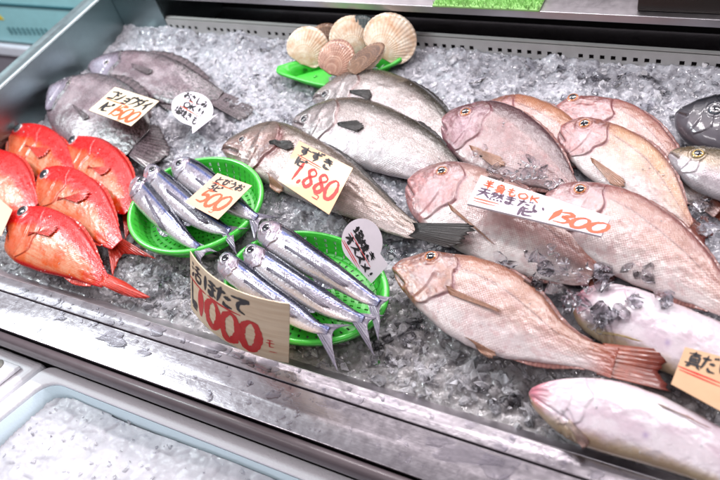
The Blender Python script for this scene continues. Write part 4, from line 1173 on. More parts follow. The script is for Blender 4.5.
# green tray and scallops
ta, tb_, tcn = P(281, 68, .045), P(392, 60, .045), P(345, 82, .045)
tr = empty('green_tray', ((ta[0] + tb_[0]) / 2, (ta[1] + tb_[1]) / 2, .02)); tag(tr, 'shallow green tray holding the scallop shells at the rear of the ice', 'tray')
def quad_tray(t, pts, z0, z1, wall, mat):
    c = sum(np.array(p) for p in pts) / len(pts)
    n = len(pts)
    inner = [c + (np.array(p) - c) * .80 for p in pts]
    rnd_ = lambda L: crom([np.array(q) for q in L] + [np.array(L[0])], 8)[:-1]
    outer_r, inner_r = rnd_([np.array([*p[:2]]) for p in pts]), rnd_([np.array([*p[:2]]) for p in inner])
    k = len(outer_r); v = []; f = []
    rings = [(inner_r, z0), (outer_r, z1), ([c[:2] + (q - c[:2]) * 1.05 for q in outer_r], z1 + .001), ([c[:2] + (q - c[:2]) * 1.055 for q in outer_r], z1 - .004)]
    for ring, z in rings: v += [(q[0], q[1], z) for q in ring]
    for j in range(len(rings) - 1):
        for i in range(k): f.append((j*k+i, j*k+(i+1) % k, (j+1)*k+(i+1) % k, (j+1)*k+i))
    o = mesh_obj('tray_wall', v, f, mat, t); mo = o.modifiers.new('solid', 'SOLIDIFY'); mo.thickness = .002
    v = [(q[0], q[1], z0 + .0002) for q in inner_r]
    o = mesh_obj('tray_base', v, [tuple(range(k))], mat, t, smooth=False); mo = o.modifiers.new('solid', 'SOLIDIFY'); mo.thickness = .002; mo.offset = -1
quad_tray(tr, [P(281, 66, .05), P(283, 72, .05), P(322, 83, .05), P(345, 82, .05), P(374, 70, .05), P(394, 61, .05), P(392, 56, .05), P(340, 50, .05)], .024, .047, .02, M_GREEN)
def shell_mat(name, c0, c1, c2):
    m, nt, b = new_mat(name)
    uv = node(nt, 'ShaderNodeUVMap', uv_map='UVMap').outputs[0]
    sx = nt.nodes.new('ShaderNodeSeparateXYZ'); nt.links.new(uv, sx.inputs[0])
    tc = node(nt, 'ShaderNodeTexCoord').outputs['Object']
    n = noise_n(nt, tc, 34, 5, .65)
    ringn = nt.nodes.new('ShaderNodeTexNoise'); ringn.noise_dimensions = '1D'; ringn.inputs['Scale'].default_value = 14; nt.links.new(math_n(nt, 'ADD', sx.outputs[1], math_n(nt, 'MULTIPLY', n, .12)), ringn.inputs['W'])
    c = mix_c(nt, ramp_n(nt, n, [(.4, (0, 0, 0)), (.68, (1, 1, 1))]), c0, c1)
    c = mix_c(nt, ramp_n(nt, ringn.outputs['Fac'], [(.5, (0, 0, 0)), (.62, (.7, .7, .7))]), c, c2)
    nt.links.new(c, b.inputs['Base Color']); b.inputs['Roughness'].default_value = .42; b.inputs['Coat Weight'].default_value = .3
    nt.links.new(bump_n(nt, noise_n(nt, tc, 150, 4), .4, .001, bump_n(nt, ringn.outputs['Fac'], .35, .001)), b.inputs['Normal'])
    return m
M_SH1 = shell_mat('cream_shell', lin(224, 212, 194), lin(186, 140, 104), lin(206, 176, 142))
M_SH2 = shell_mat('brown_shell', lin(120, 88, 66), lin(74, 48, 36), lin(156, 120, 92))
M_SH3 = shell_mat('dark_shell', lin(70, 84, 84), lin(48, 56, 58), lin(104, 108, 104))
M_SH4 = shell_mat('rose_shell', lin(176, 132, 112), lin(120, 78, 64), lin(204, 172, 150))
def scallop(label, px, py, z, r, up2d, tilt, m1, m2, width=1.0, turn=None):
    """px,py,z: centre of the disc; up2d: screen direction of the free edge; the disc faces the aisle"""
    c = P(px, py, z)
    view = (CAM - c) / np.linalg.norm(CAM - c)
    nrm = view + (np.array(turn) if turn is not None else 0) ; nrm[2] += tilt; nrm /= np.linalg.norm(nrm)
    e = P_plane(px + up2d[0], py + up2d[1], c, nrm) - c; e /= np.linalg.norm(e)
    sd = np.cross(nrm, e)
    t = empty('scallop', c - np.array([0, 0, 0])); tag(t, label, 'scallop', 'scallops in the green tray')
    hinge = c - e * r * .92
    def valve(name, sgn, mat, dome_):
        NA, NR = 140, 26; v = []; uvs = []
        for i in range(NA):
            q = i / (NA - 1); a = (q - .5) * math.radians(168)
            # distance from hinge to the rim of a circle passing near it
            Rm = 1.92 * r * (math.cos(a * .93) ** .62)
            scal = 1 + .004 * math.cos(q * 2 * math.pi * 26)
            for j in range(NR):
                w = j / (NR - 1); rad = Rm * w * (1 + (scal - 1) * w)
                x = math.sin(a) * rad * width; y = math.cos(a) * rad
                dd = math.hypot(x, y - r) / r
                hgt = dome_ * r * max(0, 1 - dd * dd) ** .8 + .0005 * math.cos(q * 2 * math.pi * 26) * w ** .7 * (1 - .2 * w)
                p = hinge + sd * x + e * y + nrm * sgn * (hgt + .0006)
                v.append(p); uvs.append((q, w))
        f = [(i*NR+j, (i+1)*NR+j, (i+1)*NR+j+1, i*NR+j+1) for i in range(NA-1) for j in range(NR-1)]
        if sgn < 0: f = [q[::-1] for q in f]
        o = mesh_obj(name, v, f, mat, t); me = o.data
        li = np.zeros(len(me.loops), dtype=np.int32); me.loops.foreach_get('vertex_index', li)
        me.uv_layers.new(name='UVMap').data.foreach_set('uv', np.array(uvs, dtype=np.float32)[li].ravel())
        mo = o.modifiers.new('solid', 'SOLIDIFY'); mo.thickness = .0016; mo.offset = -1
    valve('upper_valve', 1, m1, .15); valve('lower_valve', -1, m2, .24)
    # ears beside the hinge
    for s_ in (-1, 1):
        q = [hinge + e * .12 * r, hinge + sd * s_ * .42 * r * width + e * .10 * r, hinge + sd * s_ * .5 * r * width + e * .44 * r, hinge + sd * s_ * .1 * r + e * .5 * r]
        v = [p + nrm * .0012 for p in q] + [p - nrm * .0016 for p in q]
        mesh_obj('ear', v, [(0,1,2,3), (7,6,5,4), (0,4,5,1), (1,5,6,2), (2,6,7,3), (3,7,4,0)], m1, t, smooth=False)
scallop('dark teal scallop shell behind the others, only its top edge in view', 361, 33, .078, .037, (-1, -10), .1, M_SH3, M_SH3)
scallop('brown scallop shell between the left cream shell and the middle one', 327, 40, .062, .036, (-1, -10), .1, M_SH2, M_SH2)
scallop('pale scallop shell in the middle of the tray, behind the rose one', 352, 36, .078, .043, (-1, -10), .2, M_SH1, M_SH2)
scallop('left cream scallop shell leaning at the tray end', 308.5, 47, .066, .044, (5, -10), .25, M_SH1, M_SH4, width=.92)
scallop('rose brown scallop shell with a wet frill, lying low at the front of the tray', 337, 58, .070, .041, (5, -10), .5, M_SH4, M_SH2, width=.8)
scallop('big cream scallop shell with a brown underside at the right tray end', 391, 38, .080, .050, (7, -10), .25, M_SH1, M_SH2)
scallop('dark brown scallop seen edge on, leaning against the big cream shell', 366, 59, .078, .048, (10, -8), .9, M_SH2, M_SH1, width=.36)

# ------------------------------------------------------------------ price cards
GL = {
'0': [[(5,.5),(2.4,2.5),(1.6,6),(3.6,9.4),(6.8,8.8),(8.4,4.8),(7.2,1.2),(4.6,.5)]],
'1': [[(5.6,.3),(4.6,9.7)]],
'3': [[(2,1.5),(5.6,.5),(7.6,2.2),(4.2,4.6),(8,6.2),(6.8,9),(1.8,9.4)]],
'5': [[(3.6,.8),(2.8,4.7),(6,4.2),(8.2,6.5),(6,9.3),(1.8,9)], [(3.5,.9),(8.6,.5)]],
'8': [[(7.6,1.5),(4.5,.4),(2.5,2.4),(5,4.8),(7.6,7),(5.5,9.6),(2.4,8.2),(4,5.2),(7.4,3),(7.5,1.3)]],
',': [[(5,8.6),(4,10.6)]],
'O': [[(5,2.5),(1.6,5),(3,8.6),(7,8.2),(8.6,5),(6,2.4),(4.6,2.6)]], 'K': [[(2.5,2),(2.3,9)],[(7.6,2.4),(2.6,6)],[(4,5.2),(8,9)]],
'!': [[(5.4,2),(5,6.6)],[(4.9,8.4),(4.8,9)]],
'お': [[(1.5,3),(6,2.6)],[(3.6,.8),(3.7,8.6),(1.8,8.4),(2,6.6),(5,5),(8,5.8),(7.8,8.4),(5.5,9)],[(7.2,1.6),(8.6,3)]],
'さ': [[(2,3),(8,2.4)],[(4,.6),(6.8,5.2)],[(2.6,6),(3,8.6),(7,9)]],
'し': [[(3.2,.8),(3,7),(4.5,9),(8,7.2)]],
'み': [[(2,1.6),(5,1.4),(3,7),(1.4,7.8),(2,5.4),(5,5.4),(8.6,7)],[(7.2,3.4),(6.8,6.6),(4.6,9.4)]],
'す': [[(1,2.6),(9,2.3)],[(5.6,.5),(5.6,5),(4.4,6.4),(3.4,5),(5.2,3.8),(6.2,6),(4,9.6)]],
'ず': [[(1,2.6),(8.4,2.3)],[(5.2,.5),(5.2,5),(4,6.4),(3,5),(4.8,3.8),(5.8,6),(3.6,9.6)],[(7.4,.2),(8,1.2)],[(9,0),(9.6,1)]],
'き': [[(2,2),(7.6,1.4)],[(1.8,4),(8,3.2)],[(4,.4),(7,6)],[(3,6.4),(3.2,8.8),(7.2,9.2)]],
'と': [[(3,.8),(4,4.2)],[(8,2.6),(3.2,5.4),(3.2,8.6),(8,8.8)]],
'び': [[(1,2.4),(4.6,1.8),(2.4,5),(3.6,8.8),(6.4,7.4),(6.6,2),(9,5)],[(7.8,.4),(8.3,1.3)],[(9.1,.1),(9.6,1)]],
'う': [[(4,.6),(6.4,1.6)],[(2.2,4),(6,2.8),(7.4,4.6),(6.6,7.4),(4,9.6)]],
'ほ': [[(1.8,1),(1.6,9)],[(4.2,1.6),(8.6,1.6)],[(4,4.2),(8.8,4.2)],[(6.6,1.6),(6.6,8),(4.6,8.6),(4.8,7),(8.8,8.6)]],
'た': [[(1,2.6),(6,2.2)],[(3.8,.4),(1.4,9)],[(5.4,4.6),(8.6,4.4)],[(5,7.4),(5.6,8.8),(9,8.8)]],
'て': [[(1,1.8),(8.8,1.4),(4.6,4),(4.4,7.6),(7.4,9.2)]],
'も': [[(4.6,.6),(4,8),(6,9.4),(8.2,8),(8,6.4)],[(2,3),(7,2.8)],[(1.8,5.4),(6.8,5.2)]],
'ま': [[(2,2.2),(8,2)],[(2.2,4.4),(7.8,4.2)],[(5.2,.5),(5.2,8.4),(3,9),(2.8,7.2),(8,9)]],
'だ': [[(.6,2.6),(5.4,2.2)],[(3.4,.4),(1,9)],[(5,4.6),(8,4.4)],[(4.6,7.4),(5.2,8.8),(8.6,8.8)],[(7.2,.4),(7.7,1.4)],[(8.6,.1),(9.2,1.1)]],
'い': [[(2,2),(2.4,7.4),(4,8)],[(7.4,2.6),(8.4,6)]],
'コ': [[(1.5,1.6),(8,1.4),(7.6,8.6)],[(1,8.6),(8.6,8.4)]],
'シ': [[(1.4,1.2),(3.4,2.4)],[(.8,4),(2.8,5.2)],[(1.6,9),(5,7.6),(8.8,2)]],
'ョ': [[(3,4),(8,4),(7.8,9.4)],[(3.2,6.6),(7.8,6.5)],[(2.8,9.3),(8,9.2)]],
'ウ': [[(5,.2),(5,2)],[(1.4,4.4),(1.6,2.2),(8.6,2),(7.4,6.6),(4,9.8)]],
'ダ': [[(3.8,.6),(1,5)],[(3.4,2.2),(7.4,2),(6,6.4),(2.4,9.8)],[(3.2,4.4),(6.2,6.6)],[(8,.2),(8.5,1.2)],[(9.2,0),(9.7,1)]],
'イ': [[(8,.6),(5,3.6),(1,5.8)],[(5.2,3.8),(5.2,9.8)]],
'ピ': [[(2,1),(2.2,8),(3.6,9),(8.4,8.4)],[(7.4,3),(2.2,5)],[(8.8,.2),(8.1,1),(8.8,1.8),(9.5,1),(8.8,.2)]],
'オ': [[(1,3),(9,2.8)],[(6,.4),(6.2,9.2),(4.6,8.6)],[(5.8,3.2),(1,8.4)]],
'ス': [[(1.8,1.4),(7.8,1.2),(5,5.6),(1,9)],[(5,5.4),(9,9)]],
'メ': [[(7.6,.8),(5,6),(1,9.4)],[(2.4,3.4),(8.4,8.6)]],
'モ': [[(2,1.4),(7.6,1.2)],[(1,4.8),(9,4.4)],[(4.6,1.4),(4.4,8),(5.6,9),(8.4,8.8)]],
'活': [[(1,1.4),(2.2,2.4)],[(.6,4),(1.8,5)],[(.6,9.4),(2.4,6.4)],[(8,.6),(4,1.8)],[(3,3.6),(9.4,3.4)],[(6,1.4),(6,5.8)],[(4,5.8),(4.2,9.6)],[(4,5.9),(8.4,5.7),(8.2,9.4)],[(4.2,9.3),(8.3,9.2)]],
'塩': [[(.6,3.6),(3.6,3.2)],[(2.1,1),(2.1,7.6)],[(.4,8),(3.8,7)],[(5.6,.4),(4.4,2.4)],[(5.2,1.5),(9.2,1.4)],[(5,3),(5,5)],[(5,3),(8.6,3),(8.4,5)],[(5,5),(8.5,5)],[(4.4,6.4),(4.6,9.2)],[(4.4,6.4),(9,6.3),(8.8,9.2)],[(6,6.4),(6,9.2)],[(7.4,6.4),(7.4,9.2)],[(3.8,9.4),(9.8,9.3)]],
'焼': [[(1,3),(1.4,4.6)],[(4,2),(3,4)],[(2.4,.8),(2.3,5),(.4,9.4)],[(2.4,5.4),(4,8.2)],[(5,2),(9,1.8)],[(7,.4),(7,3.2)],[(4.6,3.8),(9.6,3.6)],[(5.8,2.6),(5.8,5)],[(8.2,2.6),(8.2,5)],[(4.6,5.6),(9.6,5.4)],[(6.2,5.6),(5.8,8),(4.2,9.6)],[(7.8,5.6),(7.8,9),(9.8,9),(9.8,8)]],
'き2': [],
'半': [[(2.6,1),(3.6,3)],[(7.4,.8),(6.2,3)],[(2,4),(8,3.8)],[(.8,6.4),(9.4,6.2)],[(5,.4),(5,10)]],
'身': [[(5.4,.2),(4.4,1.6)],[(3,1.8),(3,7.4)],[(3,1.8),(7.2,1.6),(7.2,9.4),(6,9)],[(3,3.6),(7.2,3.5)],[(3,5.3),(7.2,5.2)],[(1,7.4),(7.2,7)],[(9,4.4),(5.6,8),(1.4,10)]],
'天': [[(1.6,1.6),(8.4,1.4)],[(.8,4.6),(9.2,4.4)],[(5,1.6),(4.6,5),(1,9.6)],[(5,4.8),(9.2,9.4)]],
'然': [[(2.6,.6),(.8,4)],[(2.4,1.8),(4.6,1.8),(3.6,4.6),(.8,7)],[(2,3),(3.2,4)],[(5.2,3),(9.4,2.8)],[(7.2,.6),(7,4),(4.8,6.8)],[(7.2,3.4),(9.4,6.6)],[(8.4,.8),(9.2,1.8)],[(1.4,8),(.8,9.6)],[(3.6,8),(3.9,9.4)],[(6,8),(6.4,9.4)],[(8.2,7.8),(9.2,9.4)]],
'真': [[(2,1.6),(8,1.5)],[(5,.2),(5,3)],[(3,3),(3,7.6)],[(3,3),(7.2,3),(7.2,7.6)],[(3,4.6),(7.2,4.5)],[(3,6),(7.2,6)],[(.8,7.7),(9.4,7.6)],[(3.4,8.2),(1.6,9.8)],[(6.6,8.2),(8.6,9.6)]],
'皿': [[(2,2.4),(2.2,8.4)],[(2,2.4),(8,2.4),(7.8,8.4)],[(4,2.6),(4,8.2)],[(6,2.6),(6,8.2)],[(.8,8.8),(9.2,8.6)]],
'り': [[(2.6,1),(2.4,5.4),(3.4,4.6)],[(7,.8),(7.2,6),(4.6,9.8)]],
'-': [[(0,5),(10,5)]],
}
GL['_'] = GL['-']
INK = simple('black_ink', (.012, .011, .014), .45, noise_amt=.3); RED = simple('red_ink', lin(206, 30, 24), .45, noise_amt=.15, nscale=200)
ORANGE = simple('orange_ink', lin(236, 84, 40), .45, noise_amt=.15, nscale=200); PURPLE = simple('purple_ink', lin(78, 52, 78), .45, noise_amt=.25, nscale=200)
def paper(name, col, vein=0):
    m, nt, b = new_mat(name)
    tc = node(nt, 'ShaderNodeTexCoord').outputs['Object']
    c = mix_c(nt, noise_n(nt, tc, 40, 5, .6), tuple(x * .9 for x in col), tuple(min(1, x * 1.06) for x in col))
    if vein:
        mp = node(nt, 'ShaderNodeMapping'); nt.links.new(tc, mp.inputs[0]); mp.inputs['Scale'].default_value = (9, 9, 190); mp.inputs['Rotation'].default_value = (0, .08, 0)
        c = mix_c(nt, vein, c, ramp_n(nt, noise_n(nt, mp.outputs[0], 1, 3, .5, .3), [(.35, (.72, .58, .42)), (.6, (1, 1, 1))]), 'MULTIPLY')
    nt.links.new(c, b.inputs['Base Color']); b.inputs['Roughness'].default_value = .5; b.inputs['Coat Weight'].default_value = .15
    nt.links.new(bump_n(nt, noise_n(nt, tc, 60, 3), .15, .002), b.inputs['Normal'])
    return m
M_CARD = paper('cream_card', lin(214, 176, 150)); M_CARDY = paper('pale_yellow_card', lin(230, 212, 180)); M_CARDW = paper('white_card', lin(224, 216, 226))
M_WOOD = paper('thin_wood_card', lin(240, 218, 186), .45); M_CARDO = paper('tan_card', lin(212, 172, 134), .2)

def strokes(mapf, nrm, text, x, y, h, w=None, adv=None, lw=.9, slant=0, jitter=.05, pen=(1, 1), seed=0, yrot=0):
    """brush strokes for one line of writing; mapf maps card units to 3-D; returns verts, faces"""
    r = random.Random(seed + len(text)); w = w or h; adv = adv or w * 1.02
    V_, F_ = [], []
    for ci, ch in enumerate(text):
        rot = r.gauss(0, jitter); sc = 1 + r.gauss(0, jitter * .8); ox, oy = r.gauss(0, jitter * .3) * w, r.gauss(0, jitter * .6) * h
        a_ = adv * (.62 if ch in '1,!' and len(text) > 1 else 1)
        for st in GL[ch]:
            pts = crom([np.array(p, float) for p in st], 7)
            k = len(pts)
            for i, p in enumerate(pts):
                q = (p - 5) * sc; q = np.array([q[0] * math.cos(rot) - q[1] * math.sin(rot), q[0] * math.sin(rot) + q[1] * math.cos(rot)]) + 5
                pts[i] = np.array([x + ox + (q[0] + (5 - q[1]) * slant) / 10 * w, y + oy + q[1] / 10 * h + yrot * (x - 0)])
            L = np.array(pts); tg = np.gradient(L, axis=0); ln = np.linalg.norm(tg, axis=1); ln[ln == 0] = 1; tg /= ln[:, None]
            nn = np.stack([-tg[:, 1], tg[:, 0]], 1)
            u = np.linspace(0, 1, k); wd = lw * .078 * (h + w) * (.72 + .28 * np.sin(math.pi * np.clip(u * 1.1, 0, 1)) - .38 * u ** 6 - .25 * (1 - u) ** 10) * (1 + .12 * np.array([r.gauss(0, 1) for _ in range(k)]))
            b0 = len(V_)
            L = np.concatenate([[L[0] - tg[0] * wd[0] * .5], L, [L[-1] + tg[-1] * wd[-1] * .3]]); nn = np.concatenate([nn[:1], nn, nn[-1:]]); wd = np.concatenate([[wd[0] * .45], wd, [wd[-1] * .3]])
            z = .00035 + .00004 * (len(F_) % 9)
            for p, n_, q in zip(L, nn, wd):
                V_.append(mapf(*(p + n_ * q / 2), z)); V_.append(mapf(*(p - n_ * q / 2), z))
            for i in range(k + 1): F_.append((b0 + 2*i, b0 + 2*i + 1, b0 + 2*i + 3, b0 + 2*i + 2))
        x += a_
    return V_, F_

def card(name, label, cat, outline, quad, plane, mat, lines, thick=.0007, size=(10, 7), group=None, grid=None, curve=None):
    """outline: image polygon; quad: image corners TL TR BR BL of the written area; plane (point, normal)"""
    p0, n = np.array(plane[0]), np.array(plane[1], float); n /= np.linalg.norm(n)
    if n @ (CAM - p0) < 0: n = -n
    W, H = size
    if curve is None:
        C4 = [P_plane(*q, p0, n) for q in quad]
        def mapf(x, y, z=0):
            u, v = x / W, y / H
            p = C4[0] * (1-u) * (1-v) + C4[1] * u * (1-v) + C4[2] * u * v + C4[3] * (1-u) * v
            return p + n * z
        O = [P_plane(*q, p0, n) for q in outline]
        c = sum(O) / len(O)
        t = empty(name, c); tag(t, label, cat, group)
        v = [p for p in O] + [p - n * thick for p in O]; k = len(O)
        bm = bmesh.new(); vs = [bm.verts.new(p) for p in v]
        bm.faces.new(vs[:k]); bm.faces.new(vs[k:][::-1])
        for i in range(k): bm.faces.new([vs[i], vs[k+i], vs[k+(i+1) % k], vs[(i+1) % k]])
        bm_obj('card', bm, mat, t)
    else:
        mapf, nx_, ny_ = curve
        c = mapf(W / 2, H / 2, 0); t = empty(name, c); tag(t, label, cat, group)
        v = []; f = []
        for z in (0, -thick):
            for i in range(nx_ + 1):
                for j in range(ny_ + 1): v.append(mapf(W * i / nx_, H * j / ny_, z))
        k = (nx_ + 1) * (ny_ + 1); s_ = ny_ + 1
        for i in range(nx_):
            for j in range(ny_):
                a = i * s_ + j; f.append((a, a + 1, a + s_ + 1, a + s_)); f.append((k + a, k + a + s_, k + a + s_ + 1, k + a + 1))
        for i in range(nx_): f += [(i*s_, (i+1)*s_, k+(i+1)*s_, k+i*s_), ((i+1)*s_+ny_, i*s_+ny_, k+i*s_+ny_, k+(i+1)*s_+ny_)]
        for j in range(ny_): f += [(j+1, j, k+j, k+j+1), (nx_*s_+j, nx_*s_+j+1, k+nx_*s_+j+1, k+nx_*s_+j)]
        mesh_obj('card', v, f, mat, t, smooth=False)
    by = {}
    for q, (inkname, ink, args) in enumerate(lines):
        V_, F_ = strokes(mapf, n, seed=q * 7 + len(label), **args)
        e = by.setdefault(inkname, (ink, [], [])); o_ = len(e[1]); e[1].extend(V_); e[2].extend([tuple(i + o_ for i in f) for f in F_])
    for k_, (ink, V_, F_) in by.items(): mesh_obj(k_, V_, F_, ink, t, smooth=False)
    return t
UPN = (0, 0, 1.)
def tri_plane(a, b, c):
    a, b, c = map(np.array, (a, b, c)); return (a, np.cross(b - a, c - a))
def plane3(*q):
    return tri_plane(*[P(x, y, z) for x, y, z in q])
TAGS = 'handwritten price cards on the display'
def T(text, x, y, h, **k): return dict(text=text, x=x, y=y, h=h, **k)

card('price_card', 'pale yellow card reading 1500 on the grey fish at the left', 'price card', [(115,87),(159,101),(131,126),(89,110)], [(115,87),(159,101),(131,126),(89,110)],
     plane3((115,87,.092),(159,101,.088),(110,118,.094)), M_CARDY,
     [('name_writing', INK, T('コショウダイ', .5, .7, 2.4, w=1.8, adv=1.5, lw=1.5)), ('name_writing', INK, T('1ピ', .7, 3.8, 2.4, w=1.8, adv=1.6, lw=1.6)),
      ('price_writing', ORANGE, T('1500', 3.4, 3.5, 3.0, w=2.0, adv=1.65, lw=1.5, slant=.2)), ('price_writing', ORANGE, T('-', .6, 3.0, .6, w=5.5, lw=.5)), ('price_writing', ORANGE, T('コ', 6.4, 6.3, .7, w=.9, lw=1))], group=TAGS)
q3 = [(217.5,173),(252,185.5),(218,219.5),(185,202)]
card('price_card', 'cream card reading 500 on the flying fish in the left green basket', 'price card', q3, q3,
     plane3((217,173,.086),(252,185,.084),(200,210,.088)), M_CARD,
     [('name_writing', INK, T('とびうお', 1.0, .5, 1.9, w=2.3, adv=1.95, lw=1.3)), ('name_writing', INK, T('3ピ', 1.0, 2.5, 1.8, w=1.9, adv=1.8, lw=1.4)),
      ('price_writing', ORANGE, T('500', 1.0, 4.1, 3.8, w=3.2, adv=2.55, lw=1.35, slant=.1)), ('price_writing', ORANGE, T('-', .9, 2.2, .5, w=6, lw=.5)), ('price_writing', ORANGE, T('コ', 6.4, 8.0, .9, w=1.2, lw=1))], size=(10, 9.3), group=TAGS)
q4 = [(299,140.6),(353,168),(329,214.5),(277.5,180)]
card('price_card', 'tan card reading 1,880 propped on the front sea bass', 'price card', q4, q4,
     plane3((299,140,.098),(353,168,.092),(290,190,.096)), M_CARDO,
     [('name_writing', INK, T('すずき', .6, .3, 2.3, w=2.4, adv=2.2, lw=1.35)), ('name_writing', INK, T('1ピ', .4, 2.9, 1.9, w=1.8, adv=1.5, lw=1.5)),
      ('price_writing', RED, T('-', 1.0, 2.5, .5, w=4.4, lw=.55)), ('price_writing', RED, T('-', 1.4, 2.9, .5, w=4.2, lw=.4)),
      ('price_writing', RED, T('1,880', 1.1, 3.4, 4.0, w=2.4, adv=1.95, lw=1.15, slant=.1)), ('price_writing', RED, T('コ', 6.2, 7.5, .9, w=1.3, lw=1))], size=(10, 9.2), group=TAGS, thick=.001)
q7 = [(481,175),(611,217),(601,236),(467,203.5)]
card('price_card', 'thick white board reading 1300 in orange, lying across the sea bream', 'price card', q7, q7,
     plane3((481,175,.105),(611,217,.110),(530,220,.104)), M_CARDW,
     [('notice_writing', ORANGE, T('半身もOK', .5, .25, 1.0, w=.95, adv=.92, lw=1.25)), ('name_writing', PURPLE, T('天然まだい', .3, 1.25, 1.0, w=1.15, adv=1.08, lw=1.15)),
      ('notice_writing', ORANGE, T('-', .3, 2.3, .3, w=2.0, lw=.8)), ('notice_writing', ORANGE, T('-', .4, 2.6, .3, w=1.8, lw=.7)),
      ('name_writing', PURPLE, T('1ピ', 3.4, 2.1, 1.0, w=1.2, adv=.95, lw=1.5)), ('price_writing', ORANGE, T('1300', 5.7, 1.1, 1.75, w=1.5, adv=1.18, lw=1.5, slant=.25))], size=(10, 3.2), group=TAGS, thick=.0045)
q8 = [(685,347),(735,360),(724,413),(671,384)]
card('price_card', 'tan card with red underlines by the red brown tail at the right edge', 'price card', q8, q8,
     plane3((685,347,.085),(725,357,.083),(675,386,.078)), M_CARDO,
     [('name_writing', INK, T('真だい', .6, .5, 3.4, w=3.6, adv=3.2, lw=1.0)), ('price_writing', RED, T('-', .3, 4.4, .5, w=8, lw=.5, yrot=0)), ('price_writing', RED, T('-', .4, 5.0, .5, w=8, lw=.4))], size=(10, 9), group=TAGS)
card('price_card', 'pale card cut by the left edge, in front of the red fish', 'price card', [(-22,186),(0,199),(12.5,210),(1,236),(-26,218)], [(-22,190),(12,208),(1,236),(-26,218)],
     plane3((12,210,.075),(-22,186,.08),(1,236,.07)), M_CARD, [('name_writing', INK, T('-', .6, 6, .6, w=3, lw=.5))], size=(10, 9), group=TAGS)

# standing thin wood card, bowed towards the aisle
BL = P(191, 308, .026); BR = P(288.5, 363, .032)
TL = P_y(190, 251.5, BL[1] + .006); TR = P_y(289.5, 303.8, BR[1] + .006)
en = np.cross(BR - BL, TL - BL); en /= np.linalg.norm(en); en = en if en[1] < 0 else -en
def bow(x, y, z=0):
    u, v = x / 10, y / 6.6
    p = TL * (1-u) * (1-v) + TR * u * (1-v) + BR * u * v + BL * (1-u) * v
    return p + en * (.021 * 4 * u * (1 - u) + z)
card('price_card', 'standing thin wooden card reading 1000 in thick red digits, bowed, on the steel lip', 'price card', None, None, (BL, en), M_WOOD,
     [('name_writing', INK, T('活', .25, .3, 2.0, w=1.9, lw=.95)), ('name_writing', INK, T('ほたて', 2.2, .45, 1.9, w=1.9, adv=1.55, lw=1.35)), ('price_writing', RED, T('-', .1, 2.3, .5, w=2.4, lw=1.0)), ('price_writing', RED, T('-', 2.7, 2.25, .5, w=3.6, lw=.7)),
      ('name_writing', INK, T('1', -.1, 2.6, 3.2, w=1, lw=.8)), ('name_writing', INK, T('皿', .35, 4.6, 1.4, w=.95, lw=.9)),
      ('price_writing', RED, T('1', .95, 2.5, 3.4, w=1.7, lw=2.1)), ('price_writing', RED, T('000', 2.25, 2.45, 3.6, w=2.25, adv=1.85, lw=1.6)), ('price_writing', RED, T('モ', 8.3, 4.1, 1.0, w=.8, lw=.9)), ('price_writing', RED, T('-', 8.6, 5.4, .4, w=.6, lw=1.2))],
     size=(10, 6.6), group=TAGS, curve=(bow, 28, 4), thick=.0012)

def circ(cx, cy, rx, ry, a0, a1, n=26, rot=0):
    out = []
    for k in range(n):
        a = math.radians(a0 + (a1 - a0) * k / (n - 1)); x, y = rx * math.cos(a), ry * math.sin(a)
        out.append((cx + x * math.cos(rot) - y * math.sin(rot), cy + x * math.sin(rot) + y * math.cos(rot)))
    return out
# lying bubble
ol = circ(192.5, 109, 20, 17.5, 95, 340 + 20, 30, .1)
ol = circ(192.3, 108.5, 21, 16.5, 52 + 45, 375, 34, .2) + [(218,113.5),(192.5,133.5),(192,126)]
card('notice_card', 'white speech bubble notice lying on the ice below the rear grey fish', 'notice card', ol, [(186,89),(214,104),(200,130),(171,112)], plane3((190,95,.06),(215,113,.056),(185,122,.052)), M_CARDW,
     [('notice_writing', INK, T('おさしみ', .5, .3, 2.3, w=2.3, adv=2.0, lw=1.5)), ('notice_writing', INK, T('OK!!', 1.8, 2.6, 2.7, w=2.4, adv=2.0, lw=1.5)), ('notice_writing', INK, T('塩焼きも', .4, 5.5, 2.6, w=2.2, adv=1.95, lw=1.1)),
      ('underline', ORANGE, T('-', 1, 2.5, .6, w=5, lw=.5)), ('underline', ORANGE, T('-', 1.2, 5.0, .7, w=7, lw=.6))], size=(10, 8.5), group='white speech bubble notices')
# standing bubble
n6 = P(364, 250, .08); nv = (CAM - n6) * np.array([.55, 1, .75])
ol = circ(361.5, 241.5, 20.5, 24.5, -195, 52, 34, -.12) + [(388,264.5),(372,283.5),(352,262)]
ol = circ(362, 242, 20.5, 23.5, 150, 395, 34, -.1) + [(388,265),(371.5,283.5)]
card('notice_card', 'white speech bubble notice standing in the right green basket, red underlines', 'notice card', ol, [(357,216),(386,268),(364,283),(338,238)], (n6, nv), M_CARDW,
     [('notice_writing', INK, T('塩焼き', 1.2, 1.3, 3.5, w=2.4, adv=2.25, lw=1.3)), ('notice_writing', INK, T('オススメ', .8, 5.2, 3.2, w=2.2, adv=1.95, lw=1.5)), ('notice_writing', INK, T('!', 8.6, 5.2, 2.6, w=1.5, lw=1.6)),
      ('underline', RED, T('-', 1.2, 4.8, .7, w=7, lw=.6)), ('underline', RED, T('-', .7, 8.6, .7, w=6.5, lw=.6)), ('underline', RED, T('-', .7, 9.3, .7, w=6, lw=.6))], size=(10, 10.5), group='white speech bubble notices', thick=.0016)

